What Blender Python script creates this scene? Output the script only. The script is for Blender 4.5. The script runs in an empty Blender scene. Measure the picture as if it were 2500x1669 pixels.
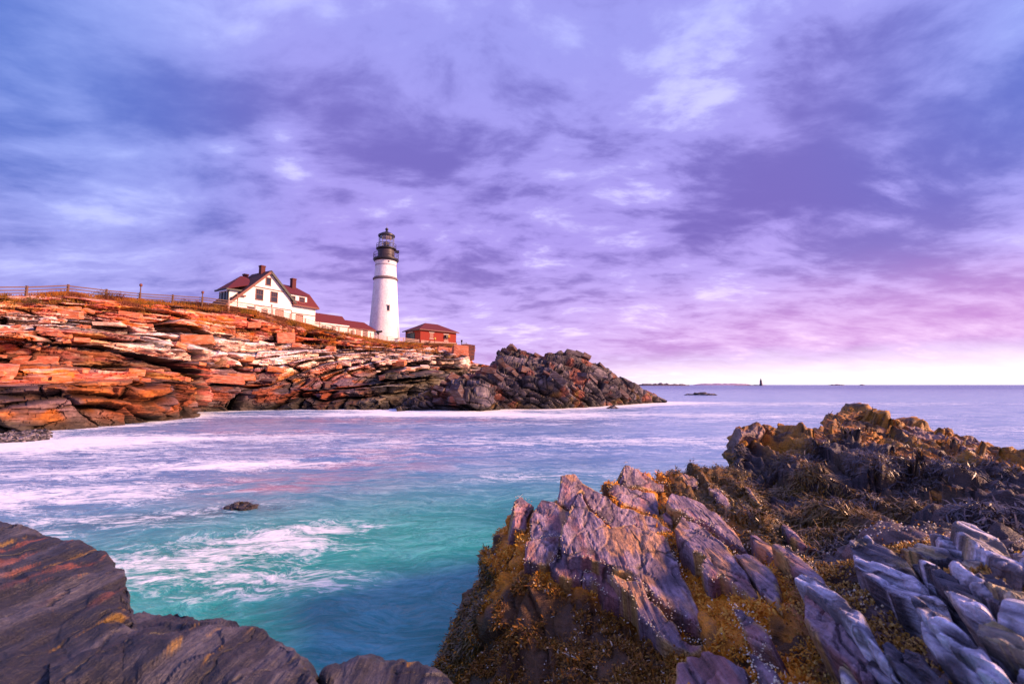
import bpy, bmesh, math, random
import numpy as np
from mathutils import Vector, Matrix

S = bpy.context.scene
COL = S.collection
random.seed(7)
RNG = np.random.default_rng(11)
rad = math.radians

# ------------------------------------------------------------------ camera
F = 1111.0            # focal length in photo pixels (2500 wide) = 16 mm
H = 3.0               # eye height above the water
PITCH = math.atan((939 - 834.5) / F)
cam = bpy.data.cameras.new('camera')
cam.sensor_width = 36.0
cam.lens = 36.0 * F / 2500.0
cam.clip_start = 0.05
cam.clip_end = 60000
cam_o = bpy.data.objects.new('camera', cam)
COL.objects.link(cam_o)
cam_o.location = (0, 0, H)
cam_o.rotation_euler = (math.pi / 2 + PITCH, 0, 0)
cam.dof.use_dof = True
cam.dof.focus_distance = 14.0
cam.dof.aperture_fstop = 2.2
S.camera = cam_o

# ------------------------------------------------------------------ light
SUN_AZ = rad(101)      # clockwise from straight ahead (+Y)
SUN_EL = rad(23)
sun = bpy.data.lights.new('sun', 'SUN')
sun.energy = 4.2
sun.angle = rad(12.0)
sun.color = (1.0, 0.55, 0.34)
sun_o = bpy.data.objects.new('sun', sun)
COL.objects.link(sun_o)
sd = Vector((math.sin(SUN_AZ) * math.cos(SUN_EL), math.cos(SUN_AZ) * math.cos(SUN_EL), math.sin(SUN_EL)))
sun_o.rotation_euler = sd.to_track_quat('Z', 'Y').to_euler()

S.view_settings.view_transform = 'Standard'
S.view_settings.look = 'None'
S.view_settings.exposure = 1.2
S.view_settings.gamma = 1.0
S.view_settings.use_curve_mapping = False
S.cycles.use_denoising = True
S.cycles.max_bounces = 6


class NT:
    """small node tree builder"""
    def __init__(self, tree):
        self.t = tree
        tree.nodes.clear()

    def n(self, kind, ins=None, **kw):
        nd = self.t.nodes.new(kind)
        for k, v in kw.items():
            setattr(nd, k, v)
        for k, v in (ins or {}).items():
            self.set(nd, k, v)
        return nd

    def set(self, nd, k, v):
        s = nd.inputs[k]
        if isinstance(v, bpy.types.NodeSocket):
            self.t.links.new(v, s)
        elif isinstance(v, bpy.types.Node):
            self.t.links.new(v.outputs[0], s)
        else:
            s.default_value = v

    def m(self, op, a, b=0.0, c=None, clamp=False):
        nd = self.n('ShaderNodeMath', {0: a, 1: b}, operation=op, use_clamp=clamp)
        if c is not None:
            self.set(nd, 2, c)
        return nd.outputs[0]

    def mix(self, f, a, b, mode='MIX'):
        nd = self.n('ShaderNodeMix', data_type='RGBA', blend_type=mode)
        self.set(nd, 0, f)
        self.set(nd, 6, a if not isinstance(a, tuple) else a + (1,) * (4 - len(a)))
        self.set(nd, 7, b if not isinstance(b, tuple) else b + (1,) * (4 - len(b)))
        return nd.outputs[2]

    def ramp(self, f, stops, interp='LINEAR'):
        nd = self.n('ShaderNodeValToRGB', {0: f})
        cr = nd.color_ramp
        cr.interpolation = interp
        while len(cr.elements) < len(stops):
            cr.elements.new(0.5)
        for e, (p, c) in zip(cr.elements, stops):
            e.position = p
            e.color = c + (1,) if isinstance(c, tuple) else (c, c, c, 1)
        return nd.outputs[0]

    def smooth(self, v, a, b):
        nd = self.n('ShaderNodeMapRange', {0: v, 1: a, 2: b, 3: 0.0, 4: 1.0}, interpolation_type='SMOOTHSTEP')
        return nd.outputs[0]

    def noise(self, vec, scale, detail=4, rough=0.55, dist=0.0, dims='3D'):
        nd = self.n('ShaderNodeTexNoise', noise_dimensions=dims)
        if vec is not None:
            self.set(nd, 'Vector', vec)
        for k, v in (('Scale', scale), ('Detail', detail), ('Roughness', rough), ('Distortion', dist)):
            self.set(nd, k, v)
        return nd.outputs[0]

    def map(self, vec, loc=(0, 0, 0), rot=(0, 0, 0), scale=(1, 1, 1)):
        return self.n('ShaderNodeMapping', {'Vector': vec, 'Location': loc, 'Rotation': rot, 'Scale': scale}).outputs[0]


# ------------------------------------------------------------------ pixel geometry (photo pixels, 2500 x 1669)
CP, SP = math.cos(PITCH), math.sin(PITCH)


def ray(px, py):
    x = (np.asarray(px, float) - 1250) / F
    y = (834.5 - np.asarray(py, float)) / F
    return np.stack([x, CP - y * SP, SP + y * CP], -1)


def atD(px, py, D):
    r = ray(px, py)
    return np.array([0, 0, H]) + r * (np.asarray(D, float) / r[..., 1])[..., None]


def atz(px, py, z=0.0):
    r = ray(px, py)
    return np.array([0, 0, H]) + r * ((z - H) / r[..., 2])[..., None]


# ------------------------------------------------------------------ world: overcast violet dawn
W = bpy.data.worlds.new('World')
S.world = W
W.use_nodes = True
nt = NT(W.node_tree)
tc = nt.n('ShaderNodeTexCoord')
vec = tc.outputs['Generated']
sep = nt.n('ShaderNodeSeparateXYZ', {0: vec})
X, Y, Z = sep.outputs
zc = nt.m('MAXIMUM', Z, 0.0)
zz = nt.m('ADD', zc, 0.22)
u = nt.m('DIVIDE', X, zz)
v = nt.m('DIVIDE', Y, zz)
uv = nt.n('ShaderNodeCombineXYZ', {0: u, 1: v, 2: 0.0}).outputs[0]
warp = nt.n('ShaderNodeTexNoise', {'Vector': uv, 'Scale': 0.9, 'Detail': 3.0})
wv = nt.n('ShaderNodeVectorMath', {0: warp.outputs['Color'], 1: (0.5, 0.5, 0.5)}, operation='SUBTRACT').outputs[0]
wv = nt.n('ShaderNodeVectorMath', {0: wv, 'Scale': 0.45}, operation='SCALE').outputs[0]
uvw = nt.n('ShaderNodeVectorMath', {0: uv, 1: wv}, operation='ADD').outputs[0]
big = nt.noise(nt.map(uvw, loc=(3.1, 1.7, 0), rot=(0, 0, rad(-20)), scale=(.8, 1.0, 1)), 1.25, 4, 0.5)
mid = nt.noise(nt.map(uvw, loc=(7.4, 2.2, 0), rot=(0, 0, rad(-18)), scale=(.75, 1.15, 1)), 3.6, 6, 0.58)
fine = nt.noise(nt.map(uvw, loc=(1.4, 9.2, 0), rot=(0, 0, rad(-20)), scale=(.7, 1.2, 1)), 10.0, 6, 0.6)
den = nt.m('ADD', nt.m('MULTIPLY', big, 0.85), nt.m('ADD', nt.m('MULTIPLY', mid, 0.95), nt.m('MULTIPLY', fine, 0.44)))
den = nt.m('SUBTRACT', den, 1.245)        # about 0 centred, roughly -0.3 .. 0.3
# the broad thick and thin places of the cloud deck (photo px, width, weight)
for (bx, by, w, k) in [
        (560, 470, .15, -.17), (330, 250, .11, -.05), (800, 210, .16, -.14), (1010, 380, .10, -.10), (150, 560, .08, -.05),
        (2000, 400, .15, -.14), (2260, 170, .17, -.09), (1420, 300, .10, -.05), (1700, 560, .10, -.05), (2300, 560, .12, -.08),
        (700, 400, .050, .22), (560, 370, .05, .15), (590, 70, .07, .07), (690, 320, .04, .10), (190, 510, .06, .11),
        (1890, 90, .09, .10), (1760, 170, .09, .09), (150, 60, .20, -.16), (420, 60, .12, -.08), (1300, 60, .2, -.06), (1560, 480, .07, .13), (1390, 320, .05, .12), (2150, 430, .05, .13),
        (2180, 500, .03, .13), (1330, 625, .05, .14), (1000, 470, .05, .08), (1650, 250, .10, .08), (1880, 530, .05, .10)]:
    dv = ray(bx, by)
    dv = dv / np.linalg.norm(dv)
    dot = nt.n('ShaderNodeVectorMath', {0: vec, 1: tuple(dv)}, operation='DOT_PRODUCT').outputs['Value']
    e = nt.m('POWER', 2.71828, nt.m('MULTIPLY', nt.m('SUBTRACT', dot, 1.0), 2.0 / (w * w)))
    # ragged edges
    e = nt.m('MULTIPLY', e, nt.m('MULTIPLY_ADD', fine, 1.8, -0.05))
    den = nt.m('ADD', den, nt.m('MULTIPLY', e, k * (1.2 if k > 0 else .85)))
f = nt.smooth(nt.m('ADD', den, 0.02), -0.42, 0.33)
dark = nt.ramp(zc, [(0.0, (.60, .36, .70)), (.05, (.46, .26, .60)), (.14, (.27, .175, .50)), (.30, (.165, .115, .43)), (.62, (.15, .14, .48))])
lite = nt.ramp(zc, [(0.0, (1.0, .84, .98)), (.05, (.90, .72, .98)), (.14, (.78, .66, .97)), (.30, (.68, .60, .98)), (.62, (.46, .48, .92))])
midc = nt.ramp(zc, [(0.0, (.78, .56, .84)), (.05, (.60, .42, .78)), (.14, (.50, .36, .78)), (.30, (.36, .275, .72)), (.62, (.29, .285, .73))])
c = nt.mix(nt.smooth(f, 0.0, 0.5), dark, midc)
c = nt.mix(nt.smooth(f, 0.5, 1.0), c, lite)
# away from the dawn the deck is bluer
azb = nt.m('ABSOLUTE', nt.m('SUBTRACT', X, 0.05))
blue = nt.m('MULTIPLY', nt.smooth(azb, 0.40, 0.85), nt.smooth(zc, 0.10, 0.50))
c = nt.mix(nt.m('MULTIPLY', blue, 0.9), c, nt.mix(f, (.055, .16, .58), (.28, .48, .92)))
lb = nt.m('MULTIPLY', nt.smooth(X, -0.30, -0.75), 0.60)
c = nt.mix(lb, c, nt.mix(f, (.08, .14, .48), (.36, .43, .88)))
# dawn glow low over the sea, centred towards the sun
sdv = nt.n('ShaderNodeVectorMath', {0: vec, 1: (math.sin(rad(62)), math.cos(rad(62)), 0.0)}, operation='DOT_PRODUCT').outputs['Value']
az = nt.smooth(sdv, 0.35, 1.0)
zr = nt.m('ADD', zc, nt.m('MULTIPLY', nt.m('SUBTRACT', mid, 0.5), 0.05))
pink = nt.m('MULTIPLY', nt.m('MULTIPLY', az, 0.8), nt.m('MULTIPLY', nt.smooth(zr, 0.04, 0.08), nt.smooth(zr, 0.24, 0.09)))
c = nt.mix(pink, c, nt.mix(f, (.52, .22, .58), (.90, .60, .88)))
gl = nt.m('MULTIPLY', nt.smooth(zr, 0.078, 0.005), az, clamp=True)
c = nt.mix(gl, c, (1.05, .90, .99))
sky = nt.n('ShaderNodeTexSky', sky_type='NISHITA', sun_disc=False)
sky.sun_elevation = SUN_EL
sky.sun_rotation = SUN_AZ
c = nt.mix(0.05, c, nt.mix(1.0, sky.outputs[0], (.1, .1, .1), 'MULTIPLY'))
bg = nt.n('ShaderNodeBackground', {0: c, 1: 0.56})
out = nt.n('ShaderNodeOutputWorld', {0: bg})

# ------------------------------------------------------------------ numpy noise
def _h(ix, iy, iz, k):
    x = (ix.astype(np.int64) * 374761393 + iy.astype(np.int64) * 668265263 + iz.astype(np.int64) * 2147483647 + k * 974634777) & 0xffffffff
    x = ((x ^ (x >> 13)) * 1274126177) & 0xffffffff
    x = ((x ^ (x >> 16)) * 2246822519) & 0xffffffff
    x = x ^ (x >> 15)
    return (x & 0xffffff).astype(float) / float(0x1000000)


def vnoise(P, k=0):
    i = np.floor(P).astype(np.int64)
    f = P - i
    f = f * f * f * (f * (f * 6 - 15) + 10)
    r = 0
    for a in (0, 1):
        wx = f[..., 0] if a else 1 - f[..., 0]
        for b in (0, 1):
            wy = f[..., 1] if b else 1 - f[..., 1]
            for d in (0, 1):
                wz = f[..., 2] if d else 1 - f[..., 2]
                r = r + wx * wy * wz * _h(i[..., 0] + a, i[..., 1] + b, i[..., 2] + d, k)
    return r * 2 - 1


def fbm(P, o=4, k=0, gain=.5, lac=2.03):
    r, a = 0, 1.0
    for q in range(o):
        r = r + a * vnoise(P * lac ** q + 17.3 * q, k + q)
        a *= gain
    return r


def worley(P, k=0):
    """F1, F2, three random numbers of the cell, vector from the cell's point"""
    i = np.floor(P).astype(np.int64)
    n = P.shape[0]
    f1 = np.full(n, 9e9); f2 = np.full(n, 9e9)
    cid = np.zeros((n, 3), np.int64); vec_ = np.zeros((n, 3))
    for a in (-1, 0, 1):
        for b in (-1, 0, 1):
            for d in (-1, 0, 1):
                c0, c1, c2 = i[:, 0] + a, i[:, 1] + b, i[:, 2] + d
                q = np.stack([c0 + _h(c0, c1, c2, k), c1 + _h(c0, c1, c2, k + 1), c2 + _h(c0, c1, c2, k + 2)], -1)
                dv_ = P - q
                dd = np.einsum('ij,ij->i', dv_, dv_)
                near = dd < f1
                f2 = np.where(near, f1, np.minimum(f2, dd))
                f1 = np.where(near, dd, f1)
                cid[near] = np.stack([c0, c1, c2], -1)[near]
                vec_[near] = dv_[near]
    R = np.stack([_h(cid[:, 0], cid[:, 1], cid[:, 2], k + 5 + q) for q in range(4)], -1)
    return np.sqrt(f1), np.sqrt(f2), R, vec_


def sstep(x, a, b):
    t = np.clip((x - a) / (b - a), 0, 1)
    return t * t * (3 - 2 * t)


def lerp(a, b, t):
    t = np.asarray(t)
    if np.ndim(a) > np.ndim(t) or np.ndim(b) > np.ndim(t):
        t = t[..., None]
    return a * (1 - t) + b * t


# ------------------------------------------------------------------ mesh helpers
def prop(o, label=None, cat=None, group=None, kind=None):
    if label: o['label'] = label
    if cat: o['category'] = cat
    if group: o['group'] = group
    if kind: o['kind'] = kind
    return o


def raw_mesh(name, V, Q, T=None, colr=None, smooth=False):
    """fast mesh from arrays: Q (n,4) quads, T (m,3) tris"""
    me = bpy.data.meshes.new(name)
    V = np.asarray(V, np.float32)
    Q = np.zeros((0, 4), np.int32) if Q is None else np.asarray(Q, np.int32)
    T = np.zeros((0, 3), np.int32) if T is None else np.asarray(T, np.int32)
    me.vertices.add(len(V))
    me.vertices.foreach_set('co', V.ravel())
    idx = np.concatenate([Q.ravel(), T.ravel()]).astype(np.int32)
    me.loops.add(len(idx))
    me.loops.foreach_set('vertex_index', idx)
    nf = len(Q) + len(T)
    me.polygons.add(nf)
    ls = np.concatenate([np.arange(len(Q)) * 4, len(Q) * 4 + np.arange(len(T)) * 3]).astype(np.int32)
    me.polygons.foreach_set('loop_start', ls)
    me.polygons.foreach_set('loop_total', np.concatenate([np.full(len(Q), 4), np.full(len(T), 3)]).astype(np.int32))
    me.polygons.foreach_set('use_smooth', np.full(nf, smooth))
    me.update(calc_edges=True)
    me.validate()
    if colr is not None:
        a = me.color_attributes.new('Col', 'FLOAT_COLOR', 'POINT')
        c4 = np.ones((len(V), 4), np.float32)
        c4[:, :colr.shape[1]] = colr
        a.data.foreach_set('color', c4.ravel())
    return me


def add(name, me, mat=None, parent=None):
    o = bpy.data.objects.new(name, me)
    COL.objects.link(o)
    if mat and me is not None and not me.materials:
        me.materials.append(mat)
    if parent:
        o.parent = parent
    return o


def empty(name, loc=(0, 0, 0), rz=0):
    o = bpy.data.objects.new(name, None)
    COL.objects.link(o)
    o.location = loc
    o.rotation_euler = (0, 0, rz)
    o.empty_display_size = 0.2
    return o


def gridQ(nu, nv, off=0):
    a = np.arange(nu - 1)[:, None] * nv + np.arange(nv - 1)[None, :]
    return (np.stack([a, a + nv, a + nv + 1, a + 1], -1).reshape(-1, 4) + off)


class MB:
    """collects polygons for one mesh part"""
    def __init__(self):
        self.V = []
        self.Fc = []

    def poly(self, pts):
        k = len(self.V)
        self.V += [tuple(p) for p in pts]
        self.Fc.append(list(range(k, k + len(pts))))
        return self

    def hexa(self, b, t):
        k = len(self.V)
        self.V += [tuple(p) for p in b] + [tuple(p) for p in t]
        n = len(b)
        self.Fc.append([k + i for i in range(n)][::-1])
        self.Fc.append([k + n + i for i in range(n)])
        for i in range(n):
            j = (i + 1) % n
            self.Fc.append([k + i, k + j, k + n + j, k + n + i])
        return self

    def box(self, x0, x1, y0, y1, z0, z1):
        return self.hexa([(x0, y0, z0), (x1, y0, z0), (x1, y1, z0), (x0, y1, z0)],
                         [(x0, y0, z1), (x1, y0, z1), (x1, y1, z1), (x0, y1, z1)])

    def bar(self, a, b, w, h=None):
        """square bar from a to b"""
        a, b = Vector(a), Vector(b)
        h = h or w
        d = (b - a).normalized()
        s = d.cross(Vector((0, 0, 1)))
        if s.length < 1e-4:
            s = Vector((1, 0, 0))
        s.normalize()
        u_ = s.cross(d)
        q = [s * w / 2 + u_ * h / 2, -s * w / 2 + u_ * h / 2, -s * w / 2 - u_ * h / 2, s * w / 2 - u_ * h / 2]
        return self.hexa([a + k for k in q], [b + k for k in q])

    def tube(self, a, b, r0, r1=None, n=8):
        a, b = Vector(a), Vector(b)
        r1 = r0 if r1 is None else r1
        d = (b - a).normalized()
        s = d.orthogonal().normalized()
        t = d.cross(s)
        A = [a + (s * math.cos(q) + t * math.sin(q)) * r0 for q in [2 * math.pi * i / n for i in range(n)]]
        B = [b + (s * math.cos(q) + t * math.sin(q)) * r1 for q in [2 * math.pi * i / n for i in range(n)]]
        return self.hexa(A, B)

    def lathe(self, prof, n=32, c=(0, 0), cap=True):
        k = len(self.V)
        for (r, z) in prof:
            for i in range(n):
                q = 2 * math.pi * i / n
                self.V.append((c[0] + r * math.cos(q), c[1] + r * math.sin(q), z))
        for j in range(len(prof) - 1):
            for i in range(n):
                i2 = (i + 1) % n
                self.Fc.append([k + j * n + i, k + j * n + i2, k + (j + 1) * n + i2, k + (j + 1) * n + i])
        if cap:
            self.Fc.append([k + i for i in range(n)][::-1])
            self.Fc.append([k + (len(prof) - 1) * n + i for i in range(n)])
        return self

    def slab(self, pts, th):
        """a planar polygon thickened downwards against its normal"""
        P = [Vector(p) for p in pts]
        nrm = (P[1] - P[0]).cross(P[2] - P[0]).normalized()
        if nrm.z < 0:
            P = P[::-1]
            nrm = -nrm
        return self.hexa([p - nrm * th for p in P], P)

    def mesh(self, name, smooth=False):
        me = bpy.data.meshes.new(name)
        me.from_pydata(self.V, [], self.Fc)
        bm = bmesh.new()
        bm.from_mesh(me)
        bmesh.ops.recalc_face_normals(bm, faces=bm.faces)
        bm.to_mesh(me)
        bm.free()
        if smooth:
            me.polygons.foreach_set('use_smooth', [True] * len(me.polygons))
            me.set_sharp_from_angle(angle=rad(40))
        return me

    def build(self, name, mat, parent=None, smooth=False):
        return add(name, self.mesh(name, smooth), mat, parent)


# ------------------------------------------------------------------ materials
def material(name):
    m = bpy.data.materials.new(name)
    m.use_nodes = True
    t = NT(m.node_tree)
    return m, t


def finish(t, base, rough=.7, bump=None, bdist=.02, bstr=.6, spec=.4, extra=None):
    p = t.n('ShaderNodeBsdfPrincipled')
    t.set(p, 'Base Color', base if not isinstance(base, tuple) else base + (1,))
    t.set(p, 'Roughness', rough)
    t.set(p, 'Specular IOR Level', spec)
    if bump is not None:
        b = t.n('ShaderNodeBump', {'Strength': bstr, 'Distance': bdist, 'Height': bump})
        t.set(p, 'Normal', b.outputs[0])
    for k, v_ in (extra or {}).items():
        t.set(p, k, v_)
    t.n('ShaderNodeOutputMaterial', {0: p})
    return p


def plain(name, base, rough=.6, var=.18, scale=3.0, spec=.4, extra=None, bump=.0, bdist=.02):
    m, t = material(name)
    g = t.n('ShaderNodeNewGeometry').outputs['Position']
    nz = t.noise(g, scale, 4, .6)
    b = t.mix(nz, tuple(x * (1 - var) for x in base), tuple(min(1, x * (1 + var)) for x in base))
    finish(t, b, rough, t.noise(g, scale * 6, 3) if bump else None, bdist, bump, spec, extra)
    return m


def rock_mat(name, scale, rough=.75, spec=.35, foliation=None, bdist=.05, bstr=.7, var=.45, cracks=None):
    """vertex colour x procedural mottling; foliation = (rotation, scale) for stretched grain"""
    m, t = material(name)
    g = t.n('ShaderNodeNewGeometry').outputs['Position']
    a = t.n('ShaderNodeVertexColor', layer_name='Col').outputs[0]
    n1 = t.noise(g, scale, 6, .65)
    n2 = t.noise(g, scale * 5, 4, .65)
    if foliation:
        fv = t.map(g, rot=foliation[0], scale=foliation[1])
        n3 = t.noise(fv, scale * 2, 5, .6, .3)
    else:
        n3 = t.noise(t.map(g, scale=(.5, .5, 3)), scale * 1.5, 5, .6)
    k = t.m('ADD', t.m('MULTIPLY', n1, .4), t.m('ADD', t.m('MULTIPLY', n2, .25), t.m('MULTIPLY', n3, .35)))
    k = t.smooth(k, .33, .67)
    kk = t.m('MULTIPLY_ADD', k, 2 * var, 1 - var)
    b = t.mix(1.0, a, t.n('ShaderNodeCombineXYZ', {0: kk, 1: kk, 2: kk}).outputs[0], 'MULTIPLY')
    h_ = t.m('ADD', t.m('MULTIPLY', n3, .6), t.m('MULTIPLY', n2, .4))
    if cracks:
        wv_ = t.n('ShaderNodeVectorMath', {0: t.n('ShaderNodeTexNoise', {'Vector': g, 'Scale': cracks[0] * 1.5, 'Detail': 4.0}).outputs['Color'], 'Scale': .35}, operation='SCALE').outputs[0]
        gv = t.n('ShaderNodeVectorMath', {0: g, 1: wv_}, operation='ADD').outputs[0]
        vd = t.n('ShaderNodeTexVoronoi', {'Vector': t.map(gv, scale=cracks[1]), 'Scale': cracks[0]}, feature='DISTANCE_TO_EDGE').outputs['Distance']
        ck = t.m('MULTIPLY', t.smooth(vd, .035, .0), t.smooth(n1, .40, .60))
        b = t.mix(t.m('MULTIPLY', ck, .8), b, (.012, .010, .012))
        h_ = t.m('SUBTRACT', h_, t.m('MULTIPLY', ck, .9))
    finish(t, b, rough, h_, bdist, bstr, spec)
    return m
# ------------------------------------------------------------------ column surfaces
def interp_cols(C, nu, nv):
    """bilinear resample of a control net (m,k,3) by arc length; returns grid (nu,nv,3) and the control params"""
    C = np.asarray(C, float)
    m, k, _ = C.shape
    du = np.linalg.norm(np.diff(C, axis=0), axis=2).mean(1) + 1e-3
    dv_ = np.linalg.norm(np.diff(C, axis=1), axis=2).mean(0) + 1e-3
    U = np.concatenate([[0], np.cumsum(du)]); U /= U[-1]
    Vv = np.concatenate([[0], np.cumsum(dv_)]); Vv /= Vv[-1]
    uu = np.linspace(0, 1, nu); vv = np.linspace(0, 1, nv)
    iu = np.clip(np.searchsorted(U, uu, 'right') - 1, 0, m - 2); fu = (uu - U[iu]) / (U[iu + 1] - U[iu])
    iv = np.clip(np.searchsorted(Vv, vv, 'right') - 1, 0, k - 2); fv = (vv - Vv[iv]) / (Vv[iv + 1] - Vv[iv])
    A = C[iu] * (1 - fu)[:, None, None] + C[iu + 1] * fu[:, None, None]
    G = A[:, iv] * (1 - fv)[None, :, None] + A[:, iv + 1] * fv[None, :, None]
    return G, (iu + fu), (iv + fv)


def blur(G, n):
    for _ in range(n):
        P = np.pad(G, ((1, 1), (1, 1), (0, 0)), 'edge')
        G = (P[:-2, 1:-1] + P[2:, 1:-1] + P[1:-1, :-2] + P[1:-1, 2:] + 4 * G) / 8
    return G


def normals(G):
    du = np.gradient(G, axis=0); dv_ = np.gradient(G, axis=1)
    n = np.cross(du, dv_)
    n /= (np.linalg.norm(n, axis=2, keepdims=True) + 1e-9)
    return n


def rotz(a):
    c_, s_ = math.cos(a), math.sin(a)
    return np.array([[c_, -s_, 0], [s_, c_, 0], [0, 0, 1]])


def roty(a):
    c_, s_ = math.cos(a), math.sin(a)
    return np.array([[c_, 0, s_], [0, 1, 0], [-s_, 0, c_]])


def rotx(a):
    c_, s_ = math.cos(a), math.sin(a)
    return np.array([[1, 0, 0], [0, c_, -s_], [0, s_, c_]])


def blocky(P, B, sizes, k, warp=.25):
    """fractured-rock displacement: cells in bedding coordinates; returns offset, crack, cell randoms"""
    Q = P @ B.T
    Q = Q + warp * np.stack([fbm(Q * .6, 2, k + 40), fbm(Q * .6 + 9, 2, k + 44), fbm(Q * .6 + 5, 2, k + 47)], -1) * np.array(sizes)
    f1, f2, R, vec_ = worley(Q / np.array(sizes), k)
    tilt = (vec_ * (R[:, 1:4] - .5)).sum(1)
    return R[:, 0] - .5 + 1.1 * tilt, np.exp(-((f2 - f1) / .10) ** 2), R



def bricks(Q, thick, length, width, k, wob=.5):
    """bedded and jointed rock: beds of uneven thickness cut by cross joints.
    Returns position in the bed (0..1), joint nearness, randoms of the block, random of the bed"""
    z1 = np.zeros_like(Q)
    w0 = fbm(Q * np.array([.5 / length, .5 / width, .35 / thick]), 3, k + 60)
    z1[:, 2] = Q[:, 2] / (thick * 2.6)
    q2 = Q[:, 2] / thick + .9 * vnoise(z1, k + 50) + wob * w0 * .55
    lay = np.floor(q2); fr = q2 - lay
    zi = np.zeros_like(lay)
    hl = _h(lay, zi, zi, k); hl2 = _h(lay, zi + 3, zi, k)
    a = Q[:, 0] / (length * (.55 + .9 * hl)) + hl2 * 17 + .5 * wob * fbm(Q * np.array([.6 / length, .6 / width, .8 / thick]), 2, k + 66)
    ia = np.floor(a); fa = a - ia
    # uneven joints: merge some neighbours
    mer = _h(lay, ia, zi + 9, k) < .25
    ia = np.where(mer, ia - 1, ia)
    fa = np.where(mer, .5 + fa * .5, fa)
    b = Q[:, 1] / width + 5 * _h(lay, ia, zi + 1, k) + .5 * wob * fbm(Q * np.array([.6 / length, .6 / width, .8 / thick]) + 8, 2, k + 69)
    ib = np.floor(b); fb = b - ib
    R = np.stack([_h(lay, ia, ib, k + q) for q in range(4)], -1)
    e = np.minimum(np.minimum(fa, 1 - fa) * length, np.minimum(np.minimum(fr, 1 - fr) * thick, np.minimum(fb, 1 - fb) * width))
    joint = np.exp(-(e / (.10 * thick)) ** 2)
    tilt = (fa - .5) * (R[:, 1] - .5) + (fr - .5) * (R[:, 2] - .5)
    return fr, joint, R, hl, tilt


# bedding frame of the shore: beds strike away to the right and dip gently
BED = rotx(rad(7)) @ roty(rad(-4)) @ rotz(rad(-62))

# ------------------------------------------------------------------ headland
HEAD = [  # px, then (py, D) for: waterline, top of lower face, shelf back, wall top, pale shelf back, upper slope, fence foot
    (-420, (1085, 22.5), (958, 23.0), (935, 25.5), (850, 27), (800, 31), (752, 35), (728, 39)),
    (-180, (1066, 25.5), (950, 26.5), (933, 29), (848, 31), (795, 36), (748, 41), (725, 45)),
    (0, (1057, 28.2), (944, 29.5), (930, 32.5), (846, 35), (790, 41), (745, 46), (722, 50)),
    (165, (1048, 30.6), (936, 32), (926, 35), (836, 39), (785, 46), (742, 51), (717, 55)),
    (341, (1036, 34.4), (929, 36), (920, 39.5), (850, 45), (800, 53), (757, 59), (735, 63)),
    (484, (1019, 41.7), (941, 42.5), (928, 45.5), (868, 51.5), (812, 60), (765, 66), (743, 69)),
    (500, (1005, 50.3), (955, 50.5), (936, 50.8), (870, 53), (814, 61), (766.5, 66.8), (744, 69.6)),
    (622, (1001, 53.8), (962, 55), (945, 57), (880, 60.5), (835, 67), (785, 73), (760, 76)),
    (780, (1000, 54.6), (958, 56), (948, 58), (885, 63), (850, 73), (822, 82), (802, 88)),
    (945, (1000, 54.6), (945, 58), (930, 62), (880, 70), (862, 82), (848, 94), (836, 103)),
    (1040, (995, 59.5), (940, 64), (915, 68), (882, 76), (864, 90), (850, 102), (841, 111)),
    (1105, (985, 72.5), (930, 78), (905, 82), (880, 88), (864, 98), (850, 106), (842, 116)),
    (1142, (975, 88), (935, 90), (905, 92), (880, 95), (862, 99), (852, 108), (846, 118)),
    (1153, (974, 92), (945, 94), (925, 97), (905, 99), (893, 103), (885, 110), (885, 120)),
    (1215, (970, 106), (945, 108), (930, 110), (915, 113), (905, 116), (898, 120), (895, 126)),
    (1330, (968, 112), (955, 114), (945, 116), (938, 118), (935, 121), (932, 125), (932, 132)),
]


def head_net():
    net = []
    for px, *pts in HEAD:
        P = [atD(px, py, D) for py, D in pts]
        w = P[0].copy(); w[2] = -1.2; w[1] -= .6
        w2 = P[0].copy(); w2[2] = .05
        t = P[-1]
        b1 = t + np.array([px - 1250, 1111, 0]) / 1111 * 14 + np.array([0, 0, .55])
        b2 = t + np.array([px - 1250, 1111, 0]) / 1111 * 70 + np.array([0, 0, .2])
        net.append([w, w2] + P[1:] + [b1, b2])
    return np.array(net)


HNET = head_net()
NU, NV = 1250, 330
# put most of the samples on what the photograph sees: resample rows unevenly
G, cu, cv = interp_cols(HNET, NU, NV * 3)
rowpos = np.interp(np.linspace(0, 1, NV), [0, .04, .93, 1], [0, 1.0, 7.15, 9.0])
# grid by control row index instead of arc length
G = np.stack([np.stack([np.interp(rowpos, cv, G[i, :, a]) for a in range(3)], -1) for i in range(NU)])
cv = rowpos
G = blur(G, 5)
N = normals(G)
if N[NU // 2, NV // 2, 1] > 0:
    N = -N
P = G.reshape(-1, 3); Nn = N.reshape(-1, 3)
Nn = Nn * np.array([1, 1, .75]); Nn /= np.linalg.norm(Nn, axis=1, keepdims=True)
V_ = np.tile(cv, (NU, 1)).ravel()                                   # control-row position
PX = np.interp(cu, np.arange(len(HEAD)), [h_[0] for h_ in HEAD])
PX = np.repeat(PX, NV)
amp = sstep(V_, 0, 1.2) * (1 - .88 * sstep(V_, 6.35, 6.95))
hn = Nn * np.array([1, 1, 0]); hl_ = np.linalg.norm(hn, axis=1, keepdims=True); hn = hn / (hl_ + 1e-6)
cot = np.clip(Nn[:, 2] / (hl_[:, 0] + .05), 0, 1.6)
Q = P @ BED.T
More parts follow.
